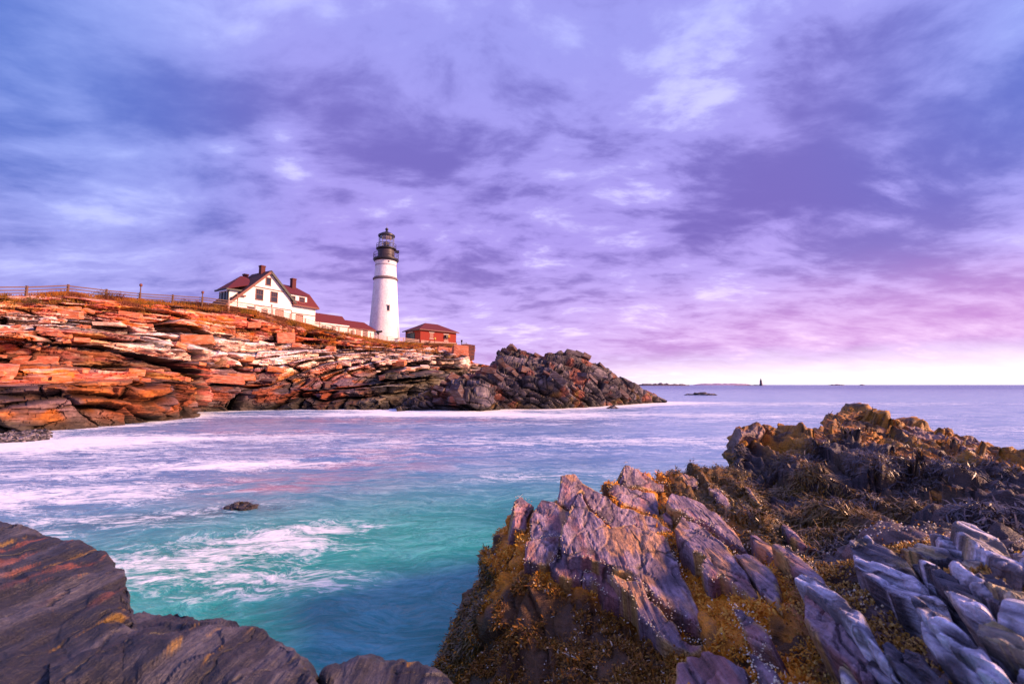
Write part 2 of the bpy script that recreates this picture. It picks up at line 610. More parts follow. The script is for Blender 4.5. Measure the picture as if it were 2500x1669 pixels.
# under the lighthouse the beds rise to the right
Q[:, 2] -= .50 * np.maximum(P[:, 0] + 31, 0) * sstep(V_, 2.0, 3.5) + .10 * np.maximum(P[:, 0] + 50, 0)
Q = Q + np.stack([fbm(P * .12, 2, 80), fbm(P * .12 + 3, 2, 83), .45 * fbm(P * .12 + 6, 3, 86)], -1)
fL, cL, RL, bL, tL = bricks(Q, 2.7, 8.0, 3.6, 100, .8)
fM, cM, RM, bM, tM = bricks(Q, .78, 4.2, 1.9, 200, .9)
fS, cS, RS, bS, tS = bricks(Q, .30, .95, .8, 300)
terr = .70 * (fL - .5) * 2.6 * cot + .22 * (fM - .5) * .78 * cot
mm = np.maximum(sstep(fbm(P * .10 + 31, 2, 88), -.25, .25), .8 * (1 - sstep(V_, 1.9, 3.0)) * (PX < 492))                       # massive beds here, thin bedded there
d = terr + 1.3 * (bL - .5) + 1.25 * (RL[:, 0] - .5) + 1.2 * tL + (.14 + .34 * mm) * (RM[:, 0] - .5) + .3 * tM + .18 * (RS[:, 0] - .5) * mm + .15 * tS
d = d - .75 * cL - (.08 + .20 * mm) * cM - .05 * cS * mm + .14 * fbm(P * 1.1, 4, 7)
low = 1 - sstep(V_, 1.9, 3.0)
d = d * (1 - .25 * low * (PX < 490))                               # the near slab face is smoother
P2 = P + hn * (1.65 * d * amp)[:, None]
P2[:, 2] += amp * (.18 * (RM[:, 3] - .5) + .10 * (RS[:, 3] - .5))
G2 = P2.reshape(NU, NV, 3)
N2 = normals(G2)
if N2[NU // 2, NV // 2, 1] > 0:
    N2 = -N2
up = np.clip(N2.reshape(-1, 3)[:, 2], -1, 1)

C_SAL = np.array([.52, .125, .082]); C_RUST = np.array([.54, .145, .022]); C_CRM = np.array([.80, .52, .38])
C_BRN = np.array([.16, .055, .03]); C_VIO = np.array([.13, .095, .115]); C_GRY = np.array([.10, .085, .06]); C_OCH = np.array([.66, .34, .07])
r1, r2, r3 = RM[:, 0], RM[:, 1], RL[:, 2]
big_n = fbm(P * .09, 3, 21); med_n = fbm(P * .5, 3, 25); strk = fbm(P @ BED.T * np.array([.25, .25, 2.2]), 4, 29)
c = lerp(np.tile(C_SAL, (len(P), 1)), C_RUST, sstep(med_n + .6 * (r1 - .5), -.2, .5))
c = lerp(c, C_CRM, sstep(strk + .9 * (r2 - .5) + .5 * up, .35, .9) * .8)
c = lerp(c, C_BRN, sstep(-strk + .8 * (RS[:, 0] - .5), .45, .9) * .75)
c = lerp(c, C_OCH, sstep(fbm(P * .35 + 40, 3, 33), .35, .7) * .6)
# the pale shelf in the middle of the slope
pale = sstep(V_ + .25 * med_n, 3.5, 4.0) * (1 - sstep(V_ + .25 * med_n, 5.0, 5.4)) * sstep(PX, 220, 420)
pale = np.maximum(pale, .75 * sstep(V_, 4.3, 4.8) * (1 - sstep(V_, 5.2, 5.7)) * (1 - sstep(PX, 200, 330)))
pale = np.maximum(pale, sstep(V_, 3.2, 3.9) * (1 - sstep(V_, 5.6, 6.0)) * sstep(PX, 880, 980) * .9)
c = lerp(c, np.array([.86, .74, .68]), np.clip(pale * (.45 + 1.0 * sstep(up + .3 * med_n, .0, .6)), 0, 1) * .92)
# lower beds beyond the near slab: dark violet brown; greenish grey under the lighthouse
lowd = (1 - sstep(V_ + .35 * med_n, 3.0, 3.9)) * sstep(PX, 485, 520)
c = lerp(c, lerp(np.tile(C_VIO, (len(P), 1)), np.array([.24, .06, .03]), sstep(med_n + r1 - .5, .0, .5)), lowd * .93)
grn = sstep(PX, 830, 930) * (1 - sstep(V_ + .3 * med_n, 3.1, 3.9))
c = lerp(c, lerp(np.tile(C_GRY, (len(P), 1)), np.array([.20, .18, .13]), sstep(strk, -.2, .5)), grn * .9)
slabc = low * (PX < 492)
c = lerp(c, lerp(np.tile(np.array([.20, .055, .016]), (len(P), 1)), np.array([.32, .10, .012]), sstep(fbm(P * .22, 3, 51), -.1, .5)), slabc * .85)
c = lerp(c, np.array([.13, .10, .115]), slabc * sstep(fbm(P * .3 + 7, 3, 55), .2, .6) * .8)
redp = np.exp(-((PX - 1128) / 24) ** 2) * sstep(V_, 4.6, 5.2)
c = lerp(c, np.array([.62, .12, .03]), np.clip(redp, 0, 1) * .85)
# weed line and wet rock at the tide mark
tide = 1 - sstep(P2[:, 2] + .6 * med_n, .3, 1.3 + .9 * sstep(PX, 485, 520))
c = lerp(c, np.array([.035, .03, .022]), tide * .92)
# soil on the top
soil = sstep(V_ + .45 * med_n - .25 * (1 - sstep(PX, 430, 540)), 6.5, 6.95)
c = lerp(c, np.array([.17, .065, .022]), soil * .9)
dark_blk = (RM[:, 3] < .22) * (V_ > 2.2) * sstep(mm, .1, .6) + (RL[:, 3] < .14) * sstep(V_, 2.3, 3.0) * .8  # blocks picked at random turn black brown
c = lerp(c, np.array([.035, .028, .028]), np.clip(dark_blk, 0, 1) * (1 - soil) * .8)
crk = np.clip(np.maximum(cM * (.12 + .50 * mm), cL), 0, 1) * amp
c = c * (1 - .86 * np.clip(crk, 0, 1))[:, None]                     # colour darkens along the joints
c *= (.8 + .4 * RS[:, 1])[:, None]
M_HEAD = rock_mat('headland rock', .9, .8, .3, foliation=((rad(7), 0, rad(28)), (.4, .4, 2.5)), bdist=.14, bstr=.9, var=.6)
headland = add('headland', raw_mesh('headland', P2, gridQ(NU, NV), None, c), M_HEAD)
prop(headland, 'layered salmon and rust coloured rock headland below the lighthouse', None, None, 'structure')
HG, HV, HPX, HN = G2, cv, PX.reshape(NU, NV)[:, 0], N2


def head_at(px, row):
    """surface point and normal of the headland near photo column px and control row"""
    i = int(np.argmin(np.abs(HPX - px))); j = int(np.argmin(np.abs(HV - row)))
    return HG[i, j], HN[i, j]


# ------------------------------------------------------------------ dark outcrop to the right of the headland
OUT = [(968, 1003, 1001), (1010, 1002, 978), (1062, 1001, 946), (1120, 1003, 930), (1150, 1003, 915), (1173, 1003, 904), (1205, 1001, 884), (1216, 1000, 862),
       (1222, 999, 850), (1265, 998, 849), (1297, 998, 859), (1325, 998, 868), (1340, 998, 858), (1393, 996, 856), (1415, 995, 865), (1440, 994, 880),
       (1482, 991, 897), (1500, 990, 916), (1548, 986, 935), (1590, 983, 958), (1628, 982, 981)]
net = []
for px, w, s_ in OUT:
    Dw = 3333.0 / (w - 939)
    hgt = max(0.02, (w - s_) / 1111.0 * Dw)
    Ds = Dw + 1.15 * hgt
    a = atz(px, w, 0.0)
    t = atD(px, s_, Ds)
    t[2] = max(t[2], .02)
    b = np.array([t[0] * (Ds + 3.0) / Ds, t[1] + 3.0, t[2] * .75])
    e = np.array([t[0] * (Ds + 9) / Ds, t[1] + 9.0, -1.0])
    q1 = a + (t - a) * .30 + np.array([0, -.8, .12]) * hgt * .35
    q2 = a + (t - a) * .62 + np.array([0, -.6, .12]) * hgt * .35
    net.append([a + np.array([0, -.8, -1.0]), a, q1, q2, t, b, e])
NU2, NV2 = 620, 230
G, cu, cv2 = interp_cols(net, NU2, NV2)
G = blur(G, 3)
N = normals(G)
if N[NU2 // 2, NV2 // 3, 1] > 0:
    N = -N
P = G.reshape(-1, 3); Nn = N.reshape(-1, 3)
V_ = np.tile(cv2, (NU2, 1)).ravel()
BED2 = roty(rad(-28)) @ rotx(rad(28)) @ rotz(rad(-30))
Q = P @ BED2.T
Q = Q + np.stack([fbm(P * .2, 2, 90), fbm(P * .2 + 3, 2, 93), .6 * fbm(P * .16 + 6, 3, 96)], -1)
fL, cL, RL, bL, tL = bricks(Q, 1.7, 4.8, 2.6, 400)
fM, cM, RM, bM, tM = bricks(Q, .65, 2.0, 1.3, 500)
fS, cS, RS, bS, tS = bricks(Q, .26, .8, .6, 600)
tipf = sstep(np.repeat(np.interp(cu, np.arange(len(OUT)), [o[0] for o in OUT]), NV2), 1640, 1520)
amp = sstep(V_, .4, 1.6) * (.40 + .60 * tipf) * (1 - .45 * np.exp(-((V_ - 4) / .35) ** 2))
d = .9 * (fL - .5) + .4 * (fM - .5) + .9 * (bL - .5) + 1.0 * (RL[:, 0] - .5) + 1.2 * tL + .5 * (RM[:, 0] - .5) + .5 * tM + .16 * (RS[:, 0] - .5)
d = d - .45 * cL - .22 * cM - .05 * cS + .12 * fbm(P * 1.2, 4, 3)
P2 = P + Nn * (d * amp)[:, None]
N2 = normals(P2.reshape(NU2, NV2, 3))
if N2[NU2 // 2, NV2 // 3, 1] > 0:
    N2 = -N2
up = N2.reshape(-1, 3)[:, 2]
med_n = fbm(P * .45, 3, 61); strk = fbm(Q * np.array([.5, .5, 2.5]), 4, 64)
c = lerp(np.tile(np.array([.055, .04, .046]), (len(P), 1)), np.array([.21, .17, .185]), sstep(strk + .5 * (RM[:, 0] - .5), 0, .8))
c = lerp(c, np.array([.32, .085, .04]), sstep(med_n + .5 * (RL[:, 1] - .5) + .15 * sstep(P2[:, 2], 3, 7), .28, .65) * .8)
c = lerp(c, np.array([.30, .16, .02]), sstep(fbm(P * .5 + 30, 3, 67), .15, .6) * (1 - sstep(P2[:, 2], 1.5, 3.5)) * .8)
c = lerp(c, np.array([.03, .027, .022]), (1 - sstep(P2[:, 2] + .4 * med_n, .1, .9)) * .85)
c = c * (1 - .75 * np.clip(np.maximum(cM * .8, cL), 0, 1))[:, None]
c *= (.60 + .45 * RS[:, 1])[:, None]
M_OUT = rock_mat('outcrop rock', 1.2, .62, .45, foliation=((rad(-30), rad(32), rad(35)), (.5, .5, 2.5)), bdist=.08)
outcrop = add('rock_outcrop', raw_mesh('rock_outcrop', P2, gridQ(NU2, NV2), None, c), M_OUT)
prop(outcrop, 'dark jagged rock outcrop running into the sea right of the lighthouse', None, None, 'structure')
OG, ON = P2.reshape(NU2, NV2, 3), N2
OPX = np.interp(cu, np.arange(len(OUT)), [o[0] for o in OUT])

# ------------------------------------------------------------------ sea
ys = np.concatenate([np.linspace(-6, 2, 10), np.geomspace(2.2, 170, 420), np.geomspace(180, 42000, 60)])
xs = np.concatenate([-np.geomspace(.02, 1, 150)[::-1] * 1.75, np.geomspace(.02, 1, 150) * 1.75])
XX = xs[None, :] * (np.maximum(ys, 0)[:, None] + 6)
YY = np.repeat(ys[:, None], len(xs), 1)
WP = np.stack([XX, YY, np.zeros_like(XX)], -1).reshape(-1, 3)
WP[:, 2] = .03 * fbm(WP * .35, 3, 71) * (1 - sstep(WP[:, 1], 60, 120))


def to_px(P):
    v_ = P - np.array([0, 0, H])
    f_ = v_[:, 1] * CP + v_[:, 2] * SP
    u_ = -v_[:, 1] * SP + v_[:, 2] * CP
    ok = f_ > .3
    f_ = np.where(ok, f_, .3)
    return np.where(ok, 1250 + F * v_[:, 0] / f_, -9e3), np.where(ok, 834.5 - F * u_ / f_, 9e3)


def seg_dist(P, poly):
    d_ = np.full(len(P), 9e9)
    for a, b in zip(poly[:-1], poly[1:]):
        a = np.array(a)[:2]; b = np.array(b)[:2]
        ab = b - a
        t_ = np.clip(((P[:, :2] - a) @ ab) / (ab @ ab + 1e-9), 0, 1)
        d_ = np.minimum(d_, np.linalg.norm(P[:, :2] - a - t_[:, None] * ab, axis=1))
    return d_


shore1 = [atz(p, w) for p, w in ((-420, 1085), (0, 1058), (165, 1048), (341, 1036), (484, 1019), (500, 1006), (622, 1001), (780, 1000), (970, 1001))]
shore2 = [atz(p, w) for p, w in [(o[0], o[1]) for o in OUT]]
d1 = seg_dist(WP, shore1); d2 = seg_dist(WP, shore2)
foam = 1.0 * np.exp(-(d1 / 2.0) ** 1.3) + 1.5 * np.exp(-(d2 / 5.0) ** 1.4)


def blobw(cx, cy, rx, ry, rot=0, k=1.0, sharp=2.0):
    """an oval patch on the water, centre given on the photo, radii in metres"""
    c0 = atz(cx, cy)
    dx, dy = WP[:, 0] - c0[0], WP[:, 1] - c0[1]
    ca, sa = math.cos(rot), math.sin(rot)
    q = ((dx * ca + dy * sa) / rx) ** 2 + ((-dx * sa + dy * ca) / ry) ** 2
    return k * np.exp(-q ** (sharp / 2))


foam += blobw(150, 1075, 14, 3.4, rad(10), 1.25) + blobw(20, 1100, 8, 3.2, 0, 1.0) + blobw(30, 1215, 4.6, 1.5, rad(14), 1.3) + blobw(200, 1150, 6, 1.6, rad(14), .6)
foam += blobw(120, 1290, 2.6, .8, rad(10), .6)
foam += blobw(480, 1335, 2.4, .8, rad(25), .58) + blobw(700, 1330, 1.5, 1.1, rad(-20), .52) + blobw(380, 1390, 1.5, .8, rad(20), .52) + blobw(620, 1420, 1.6, .6, 0, .62) + blobw(780, 1290, .9, .5, 0, .5)
foam += blobw(640, 1140, 4.0, 1.4, rad(12), .42) + blobw(420, 1140, 5.0, 1.6, rad(10), .40) + blobw(450, 1250, 2.4, .5, rad(16), .45)
foam += blobw(1400, 1012, 30, 5.0, 0, .75) + blobw(1650, 985, 42, 10, 0, .6) + blobw(1050, 1012, 14, 2.5, 0, .7) + blobw(1150, 1035, 12, 2.0, 0, .5)
foam += blobw(1350, 1165, 3.2, 1.2, 0, .35) + blobw(1600, 1080, 14, 3, 0, .45) + blobw(1300, 1075, 14, 3, 0, .3) + blobw(2430, 1050, 14, 4, 0, .45)
foam += blobw(2150, 985, 34, 6, 0, .35) + blobw(860, 1110, 7, 2.5, 0, .22) + blobw(1700, 1020, 25, 5, 0, .35)
foam = np.clip(foam, 0, 1.5)
shoal = blobw(420, 1262, 2.0, .5, rad(16), 1.0) + blobw(590, 1240, .9, .4, 0, .9) + blobw(640, 1030, 9, 4, 0, .55) + blobw(700, 1180, 1.5, .6, 0, .25)
# clear green water close in, milky blue further out
near = np.exp(-np.maximum(np.hypot(WP[:, 0] + .6, WP[:, 1] - 3.5) - 2.4, 0) / 8.0)
cliff_refl = blobw(960, 1025, 13, 4, 0, .9) + blobw(700, 1055, 9, 3, 0, .6) + blobw(640, 1190, 2.2, 1.2, 0, .7) + blobw(950, 1100, 4, 5, 0, .4) + blobw(830, 1140, 4, 3, 0, .35)  # red reflection of the lit cliff, painted into the water colour
cw = np.stack([foam, np.clip(shoal, 0, 1), near, np.clip(cliff_refl, 0, 1)], -1)
MW, t = material('sea water')
g = t.n('ShaderNodeNewGeometry').outputs['Position']
vcn = t.n('ShaderNodeVertexColor', layer_name='Col')
att = t.n('ShaderNodeSeparateXYZ', {0: vcn.outputs[0]})
fo, sh, nr = att.outputs
wn = t.n('ShaderNodeTexNoise', {'Vector': g, 'Scale': .5, 'Detail': 2.0})
wof = t.n('ShaderNodeVectorMath', {0: wn.outputs['Color'], 'Scale': 1.6}, operation='SCALE').outputs[0]
gw = t.n('ShaderNodeVectorMath', {0: g, 1: wof}, operation='ADD').outputs[0]
s1 = t.noise(t.map(gw, rot=(0, 0, rad(-12)), scale=(.45, 1.3, 1)), 1.0, 6, .62)
s2 = t.noise(t.map(gw, rot=(0, 0, rad(-25)), scale=(.5, 1.4, 1)), 3.0, 6, .65, .6)
s3 = t.noise(t.map(g, rot=(0, 0, rad(-8)), scale=(.10, .35, 1)), 1.0, 5, .6)
s4 = t.noise(t.map(gw, rot=(0, 0, rad(25)), scale=(.8, 1.5, 1)), 5.5, 5, .6, 1.2)
brk = t.m('ADD', t.m('MULTIPLY', s1, .34), t.m('ADD', t.m('MULTIPLY', s2, .36), t.m('ADD', t.m('MULTIPLY', s3, .22), t.m('MULTIPLY', s4, .28))))
fm = t.m('ADD', t.m('MULTIPLY', fo, .95), t.m('MULTIPLY', t.m('SUBTRACT', brk, .62), 6.5))
fm = t.smooth(fm, .15, 1.2)
fm = t.m('MULTIPLY', fm, t.smooth(fo, .02, .30))
streak = t.smooth(brk, .52, .74)
fd = t.smooth(t.n('ShaderNodeSeparateXYZ', {0: g}).outputs[1], 40.0, 420.0)
far_c = t.mix(streak, t.mix(fd, (.105, .25, .50), (.025, .085, .30)), t.mix(fd, (.46, .60, .82), (.11, .21, .50)))
near_c = t.mix(streak, (.010, .28, .25), (.10, .48, .47))
base = t.mix(t.smooth(nr, .10, .62), far_c, near_c)
base = t.mix(t.m('MULTIPLY', sh, t.smooth(brk, .75, .35)), base, (.05, .04, .085))
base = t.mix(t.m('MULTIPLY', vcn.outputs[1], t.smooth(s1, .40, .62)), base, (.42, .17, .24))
base = t.mix(fm, base, (.86, .91, .95))
ro = t.m('MULTIPLY_ADD', fm, .45, .22)
bh = t.m('ADD', t.m('MULTIPLY', s1, .6), t.m('MULTIPLY', s2, .4))
finish(t, base, ro, bh, .22, .5, t.m('MULTIPLY_ADD', fd, -.25, .29), {'IOR': 1.33})
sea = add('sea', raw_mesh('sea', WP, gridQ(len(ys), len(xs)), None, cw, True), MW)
prop(sea, 'smooth long exposure sea with milky foam, teal near the camera', None, None, 'structure')
# ------------------------------------------------------------------ foreground ledges
def net_from(cols, backs, fronts=()):
    """cols: (px, (py, D) ...) from near to the skyline; backs: (dD, dz) or (dD, None) -> under water"""
    out_ = []
    for px, *pts in cols:
        P_ = [atD(px, py, D) for py, D in pts]
        t_ = P_[-1]
        f0 = P_[0]
        P_ = [np.array([f0[0] * (1 + dD / f0[1]), f0[1] + dD, max(f0[2] + dz, -.8)]) for dD, dz in fronts] + P_
        for dD, dz in backs:
            z_ = -.8 if dz is None else max(t_[2] + dz, -.8)
            P_.append(np.array([t_[0] * (1 + dD / t_[1]), t_[1] + dD, z_]))
        out_.append(P_)
    return np.array(out_)


NEAR = [
    (1058, (1780, 3.9), (1720, 4.2), (1700, 4.4), (1685, 4.5), (1672, 4.62)),
    (1100, (1780, 3.6), (1680, 4.2), (1630, 4.6), (1590, 4.9), (1566, 5.1)),
    (1150, (1780, 3.5), (1640, 4.3), (1560, 4.7), (1500, 5.0), (1456, 5.35)),
    (1190, (1780, 3.5), (1600, 4.3), (1480, 4.9), (1410, 5.2), (1358, 5.6)),
    (1230, (1780, 3.4), (1560, 4.3), (1420, 4.9), (1330, 5.3), (1275, 5.9)),
    (1260, (1780, 3.4), (1540, 4.3), (1370, 4.9), (1290, 5.4), (1232, 6.1)),
    (1330, (1780, 3.3), (1540, 4.2), (1395, 4.7), (1310, 5.3), (1252, 6.0)),
    (1390, (1780, 3.2), (1540, 4.1), (1415, 4.6), (1300, 5.3), (1205, 6.1)),
    (1450, (1780, 3.1), (1550, 4.0), (1440, 4.5), (1310, 5.2), (1205, 6.2)),
    (1530, (1780, 2.9), (1570, 3.7), (1470, 4.2), (1320, 5.2), (1172, 6.6)),
    (1620, (1780, 2.7), (1620, 3.4), (1530, 3.8), (1340, 4.9), (1155, 7.0)),
    (1700, (1780, 2.5), (1660, 3.0), (1560, 3.4), (1350, 4.7), (1146, 7.2)),
    (1790, (1780, 2.35), (1660, 2.75), (1540, 3.3), (1340, 4.7), (1144, 7.2)),
    (1850, (1780, 2.3), (1640, 2.7), (1520, 3.2), (1350, 4.4), (1200, 6.3)),
    (1930, (1780, 2.2), (1620, 2.6), (1500, 3.1), (1380, 3.9), (1290, 5.2)),
    (2010, (1780, 2.1), (1600, 2.5), (1490, 2.95), (1390, 3.6), (1330, 4.3)),
    (2100, (1780, 1.95), (1590, 2.4), (1480, 2.8), (1370, 3.4), (1312, 4.2)),
    (2200, (1780, 1.85), (1580, 2.25), (1460, 2.7), (1350, 3.4), (1300, 4.1)),
    (2320, (1780, 1.7), (1570, 2.1), (1440, 2.5), (1340, 3.3), (1290, 4.0)),
    (2420, (1780, 1.6), (1560, 1.95), (1450, 2.3), (1360, 3.0), (1315, 3.8)),
    (2560, (1780, 1.5), (1560, 1.8), (1460, 2.1), (1390, 2.7), (1350, 3.4)),
    (2900, (1780, 1.3), (1600, 1.6), (1520, 1.9), (1460, 2.3), (1420, 2.9)),
    (4300, (1950, 1.0), (1760, 1.25), (1660, 1.5), (1590, 1.8), (1540, 2.2)),
    (7000, (2500, .7), (2300, .85), (2150, 1.0), (2050, 1.2), (1950, 1.5)),
]
FAR = [
    (1782, (1170, 7.9), (1158, 8.4), (1150, 8.8), (1143, 9.2)),
    (1798, (1180, 7.6), (1125, 8.5), (1080, 9.2), (1040, 9.8)),
    (1843, (1240, 6.6), (1155, 8.1), (1085, 9.2), (1034, 10)),
    (1900, (1320, 5.4), (1195, 7.3), (1115, 8.7), (1060, 9.8)),
    (1967, (1350, 4.9), (1215, 6.7), (1125, 8.3), (1062, 9.8)),
    (2021, (1360, 4.6), (1220, 6.5), (1115, 8.5), (1018, 10.5)),
    (2085, (1360, 4.4), (1220, 6.4), (1105, 8.5), (1001, 10.8)),
    (2170, (1350, 4.4), (1215, 6.4), (1115, 8.3), (1033, 10.3)),
    (2250, (1340, 4.4), (1215, 6.3), (1120, 8.1), (1040, 10)),
    (2306, (1340, 4.3), (1220, 6.1), (1130, 7.8), (1052, 9.7)),
    (2383, (1350, 4.1), (1235, 5.8), (1145, 7.4), (1078, 9.2)),
    (2500, (1370, 3.8), (1260, 5.3), (1185, 6.7), (1125, 8.4)),
    (2650, (1400, 3.5), (1295, 4.9), (1225, 6.1), (1175, 7.6)),
    (2900, (1470, 3.0), (1370, 4.2), (1300, 5.2), (1250, 6.4)),
    (4300, (1900, 2.0), (1700, 2.9), (1560, 3.8), (1480, 4.6)),
    (7000, (2400, 1.4), (2100, 2.0), (1950, 2.6), (1850, 3.2)),
]


def depth_on(cols, px, py):
    """distance of the base surface behind a photo point"""
    ps = [c_[0] for c_ in cols]
    rows = len(cols[0]) - 1
    yy = [np.interp(px, ps, [c_[1 + r][0] for c_ in cols]) for r in range(rows)]
    dd = [np.interp(px, ps, [c_[1 + r][1] for c_ in cols]) for r in range(rows)]
    yy, dd = yy[::-1], dd[::-1]
    if py < yy[0]:
        return dd[0] + (yy[0] - py) * (dd[0] - dd[1]) / (yy[1] - yy[0]) * .5
    return float(np.interp(py, yy, dd))


M_SLATE = rock_mat('shore slate', 5.0, .58, .45, foliation=((0, 0, 0), (4.0, .35, 4.0)), bdist=.04, bstr=1.0, var=.6, cracks=(1.3, (1.2, .5, 1.2)))
M_WET = rock_mat('weedy wet rock', 9.0, .5, .5, bdist=.05, bstr=1.0, var=.6)


def slab_plane(pts, cols, lift, tilt=0.0):
    pts = np.array(pts, float)
    P3 = np.stack([atD(x, y, depth_on(cols, x, y)) for x, y in pts])
    c0 = P3.mean(0)
    _, _, vt = np.linalg.svd(P3 - c0)
    n_ = vt[2] if vt[2][2] > 0 else -vt[2]
    n_ = n_ + np.array([0, -.12 + tilt, .10]); n_ /= np.linalg.norm(n_)
    return c0, n_, c0 + n_ * lift


def in_poly(x, y, poly):
    ins = np.zeros(len(x), bool)
    for (x0, y0), (x1, y1) in zip(poly, poly[1:] + poly[:1]):
        ins ^= ((y0 > y) != (y1 > y)) & (x < x0 + (y - y0) * (x1 - x0) / (y1 - y0 + 1e-12))
    return ins


def press(P_, cols, plan, gap):
    """keep the weedy base under the slabs that lie on it"""
    x, y = to_px(P_)
    for pts, lift, th in plan:
        c0, n_, c1 = slab_plane(pts, cols, lift)
        m_ = in_poly(x, y, [tuple(q) for q in pts])
        h_ = (P_ - c1) @ n_
        m_ &= (h_ > -gap) & (h_ < .9)
        P_[m_] -= n_ * (h_[m_] + gap)[:, None]
    return P_


def grid_base(name, cols, backs, nu, nv, k, disp, colf, label, mat, kind='structure', parent=None, plan=(), fronts=()):
    net = net_from(cols, backs, fronts)
    G_, cu_, cv_ = interp_cols(net, nu, nv)
    cv_ = cv_ - len(fronts)
    px_ = np.interp(cu_, np.arange(len(cols)), [c_[0] for c_ in cols])
    G_ = blur(G_, 6)
    N_ = normals(G_)
    if N_[nu // 2, nv // 3, 2] < 0:
        N_ = -N_
    P_ = G_.reshape(-1, 3)
    R_ = np.tile(cv_, (nu, 1)).ravel()
    X_ = np.repeat(px_, nv)
    d_ = disp(P_, X_, R_)
    P_ = P_ + N_.reshape(-1, 3) * d_[:, None]
    if plan:
        P_ = press(P_, cols, plan, .07)
    G_ = P_.reshape(nu, nv, 3)
    N_ = normals(G_)
    if N_[nu // 2, nv // 3, 2] < 0:
        N_ = -N_
    c_ = colf(P_, X_, R_, N_.reshape(-1, 3))
    o = add(name, raw_mesh(name, P_, gridQ(nu, nv), None, c_, True), mat, parent)
    if kind:
        prop(o, label, None, None, kind)
    return o, P_, N_.reshape(-1, 3), X_, R_


# outlines of the slabs, lift above the base and thickness
def Zs(pts):
    return [(1250 + x / 3.563, 1120 + y / 3.563) for x, y in pts]


def Zr(pts):
    return [(1950 + x / 3.742, 1250 + y / 3.742) for x, y in pts]


PURPLE = [
    ([(30, 340), (90, 315), (200, 405), (150, 480), (100, 605), (25, 590)], .07, .4),
    ([(155, 530), (250, 362), (390, 388), (515, 450), (440, 650), (330, 680), (170, 680), (145, 600)], .12, .45),
    ([(180, 690), (400, 652), (430, 710), (330, 890), (280, 910), (120, 860), (130, 700)], .13, .35),
    ([(436, 690), (520, 440), (600, 300), (730, 492), (860, 592), (1060, 582), (1230, 642), (1330, 670), (1430, 900), (1600, 1300), (1622, 1440), (1560, 1400), (1430, 1310), (1200, 1150), (1020, 980), (900, 950), (740, 860), (600, 830), (500, 830)], .16, .40),
    ([(415, 370), (440, 160), (540, 128), (700, 258), (940, 388), (1200, 480), (1385, 630), (1230, 632), (1060, 572), (862, 580), (740, 478), (605, 286), (520, 425)], .10, .5),
    ([(830, 290), (870, 235), (980, 235), (1050, 270), (1240, 300), (1280, 495), (1180, 462), (950, 372)], .08, .4),
    ([(945, 130), (990, 58), (1090, 90), (1240, 168), (1340, 200), (1330, 260), (1180, 270), (1010, 240)], .07, .5),
    ([(330, 940), (360, 842), (600, 850), (620, 955), (590, 1040), (500, 1040), (340, 990)], .09, .22),
    ([(620, 985), (720, 970), (830, 1040), (900, 1100), (970, 1210), (860, 1165), (740, 1085), (610, 1030)], .09, .2),
    ([(640, 880), (700, 880), (735, 940), (720, 965), (620, 970)], .09, .2),
    ([(830, 990), (960, 1040), (1130, 1090), (1170, 1190), (1300, 1300), (1420, 1400), (1460, 1530), (1640, 1580), (1620, 1640), (1400, 1590), (1250, 1470), (1110, 1350), (1060, 1200), (900, 1060)], .12, .25),
    ([(1420, 620), (1470, 510), (1650, 580), (1850, 750), (2000, 960), (2150, 1190), (2140, 1270), (1990, 1130), (1820, 1015), (1700, 1020), (1640, 930), (1690, 862), (1580, 820), (1480, 700)], .17, .35),
    ([(1350, 370), (1390, 290), (1600, 360), (1840, 500), (1960, 640), (2040, 790), (1900, 700), (1720, 560), (1560, 490), (1400, 430)], .12, .4),
    ([(1440, 150), (1510, 115), (1600, 160), (1605, 245), (1520, 222)], .08, .4),
    ([(1700, 210), (1790, 230), (1880, 330), (1920, 460), (1850, 420), (1750, 290)], .10, .3),
    ([(1925, 800), (2100, 850), (2220, 920), (2300, 1080), (2330, 1320), (2160, 1140), (2090, 1010), (2000, 900)], .12, .3),
    ([(2010, 210), (2070, 240), (2150, 370), (2170, 400), (2080, 330)], .07, .2),
    ([(1990, 380), (2060, 430), (2150, 570), (2080, 530)], .07, .2),
    ([(1920, 1285), (1985, 1285), (2080, 1370), (2170, 1450), (2260, 1560), (2240, 1640), (2100, 1600), (2000, 1500)], .10, .3),
    ([(2265, 760), (2330, 745), (2490, 830), (2700, 1010), (2760, 1170), (2660, 1100), (2470, 950)], .10, .3),
    ([(2060, 640), (2140, 640), (2330, 800), (2400, 900), (2280, 850)], .07, .3),
    ([(2330, 560), (2420, 570), (2560, 740), (2500, 740)], .06, .25),
    ([(1290, 480), (1350, 440), (1400, 500), (1390, 560), (1320, 540)], .08, .2),
    ([(1440, 1790), (1560, 1700), (1740, 1690), (1900, 1760), (2010, 1830), (2040, 2010), (1400, 2010)], .14, .3),
    ([(2050, 1660), (2120, 1680), (2280, 1790), (2300, 1990), (2140, 1990)], .12, .3),
]
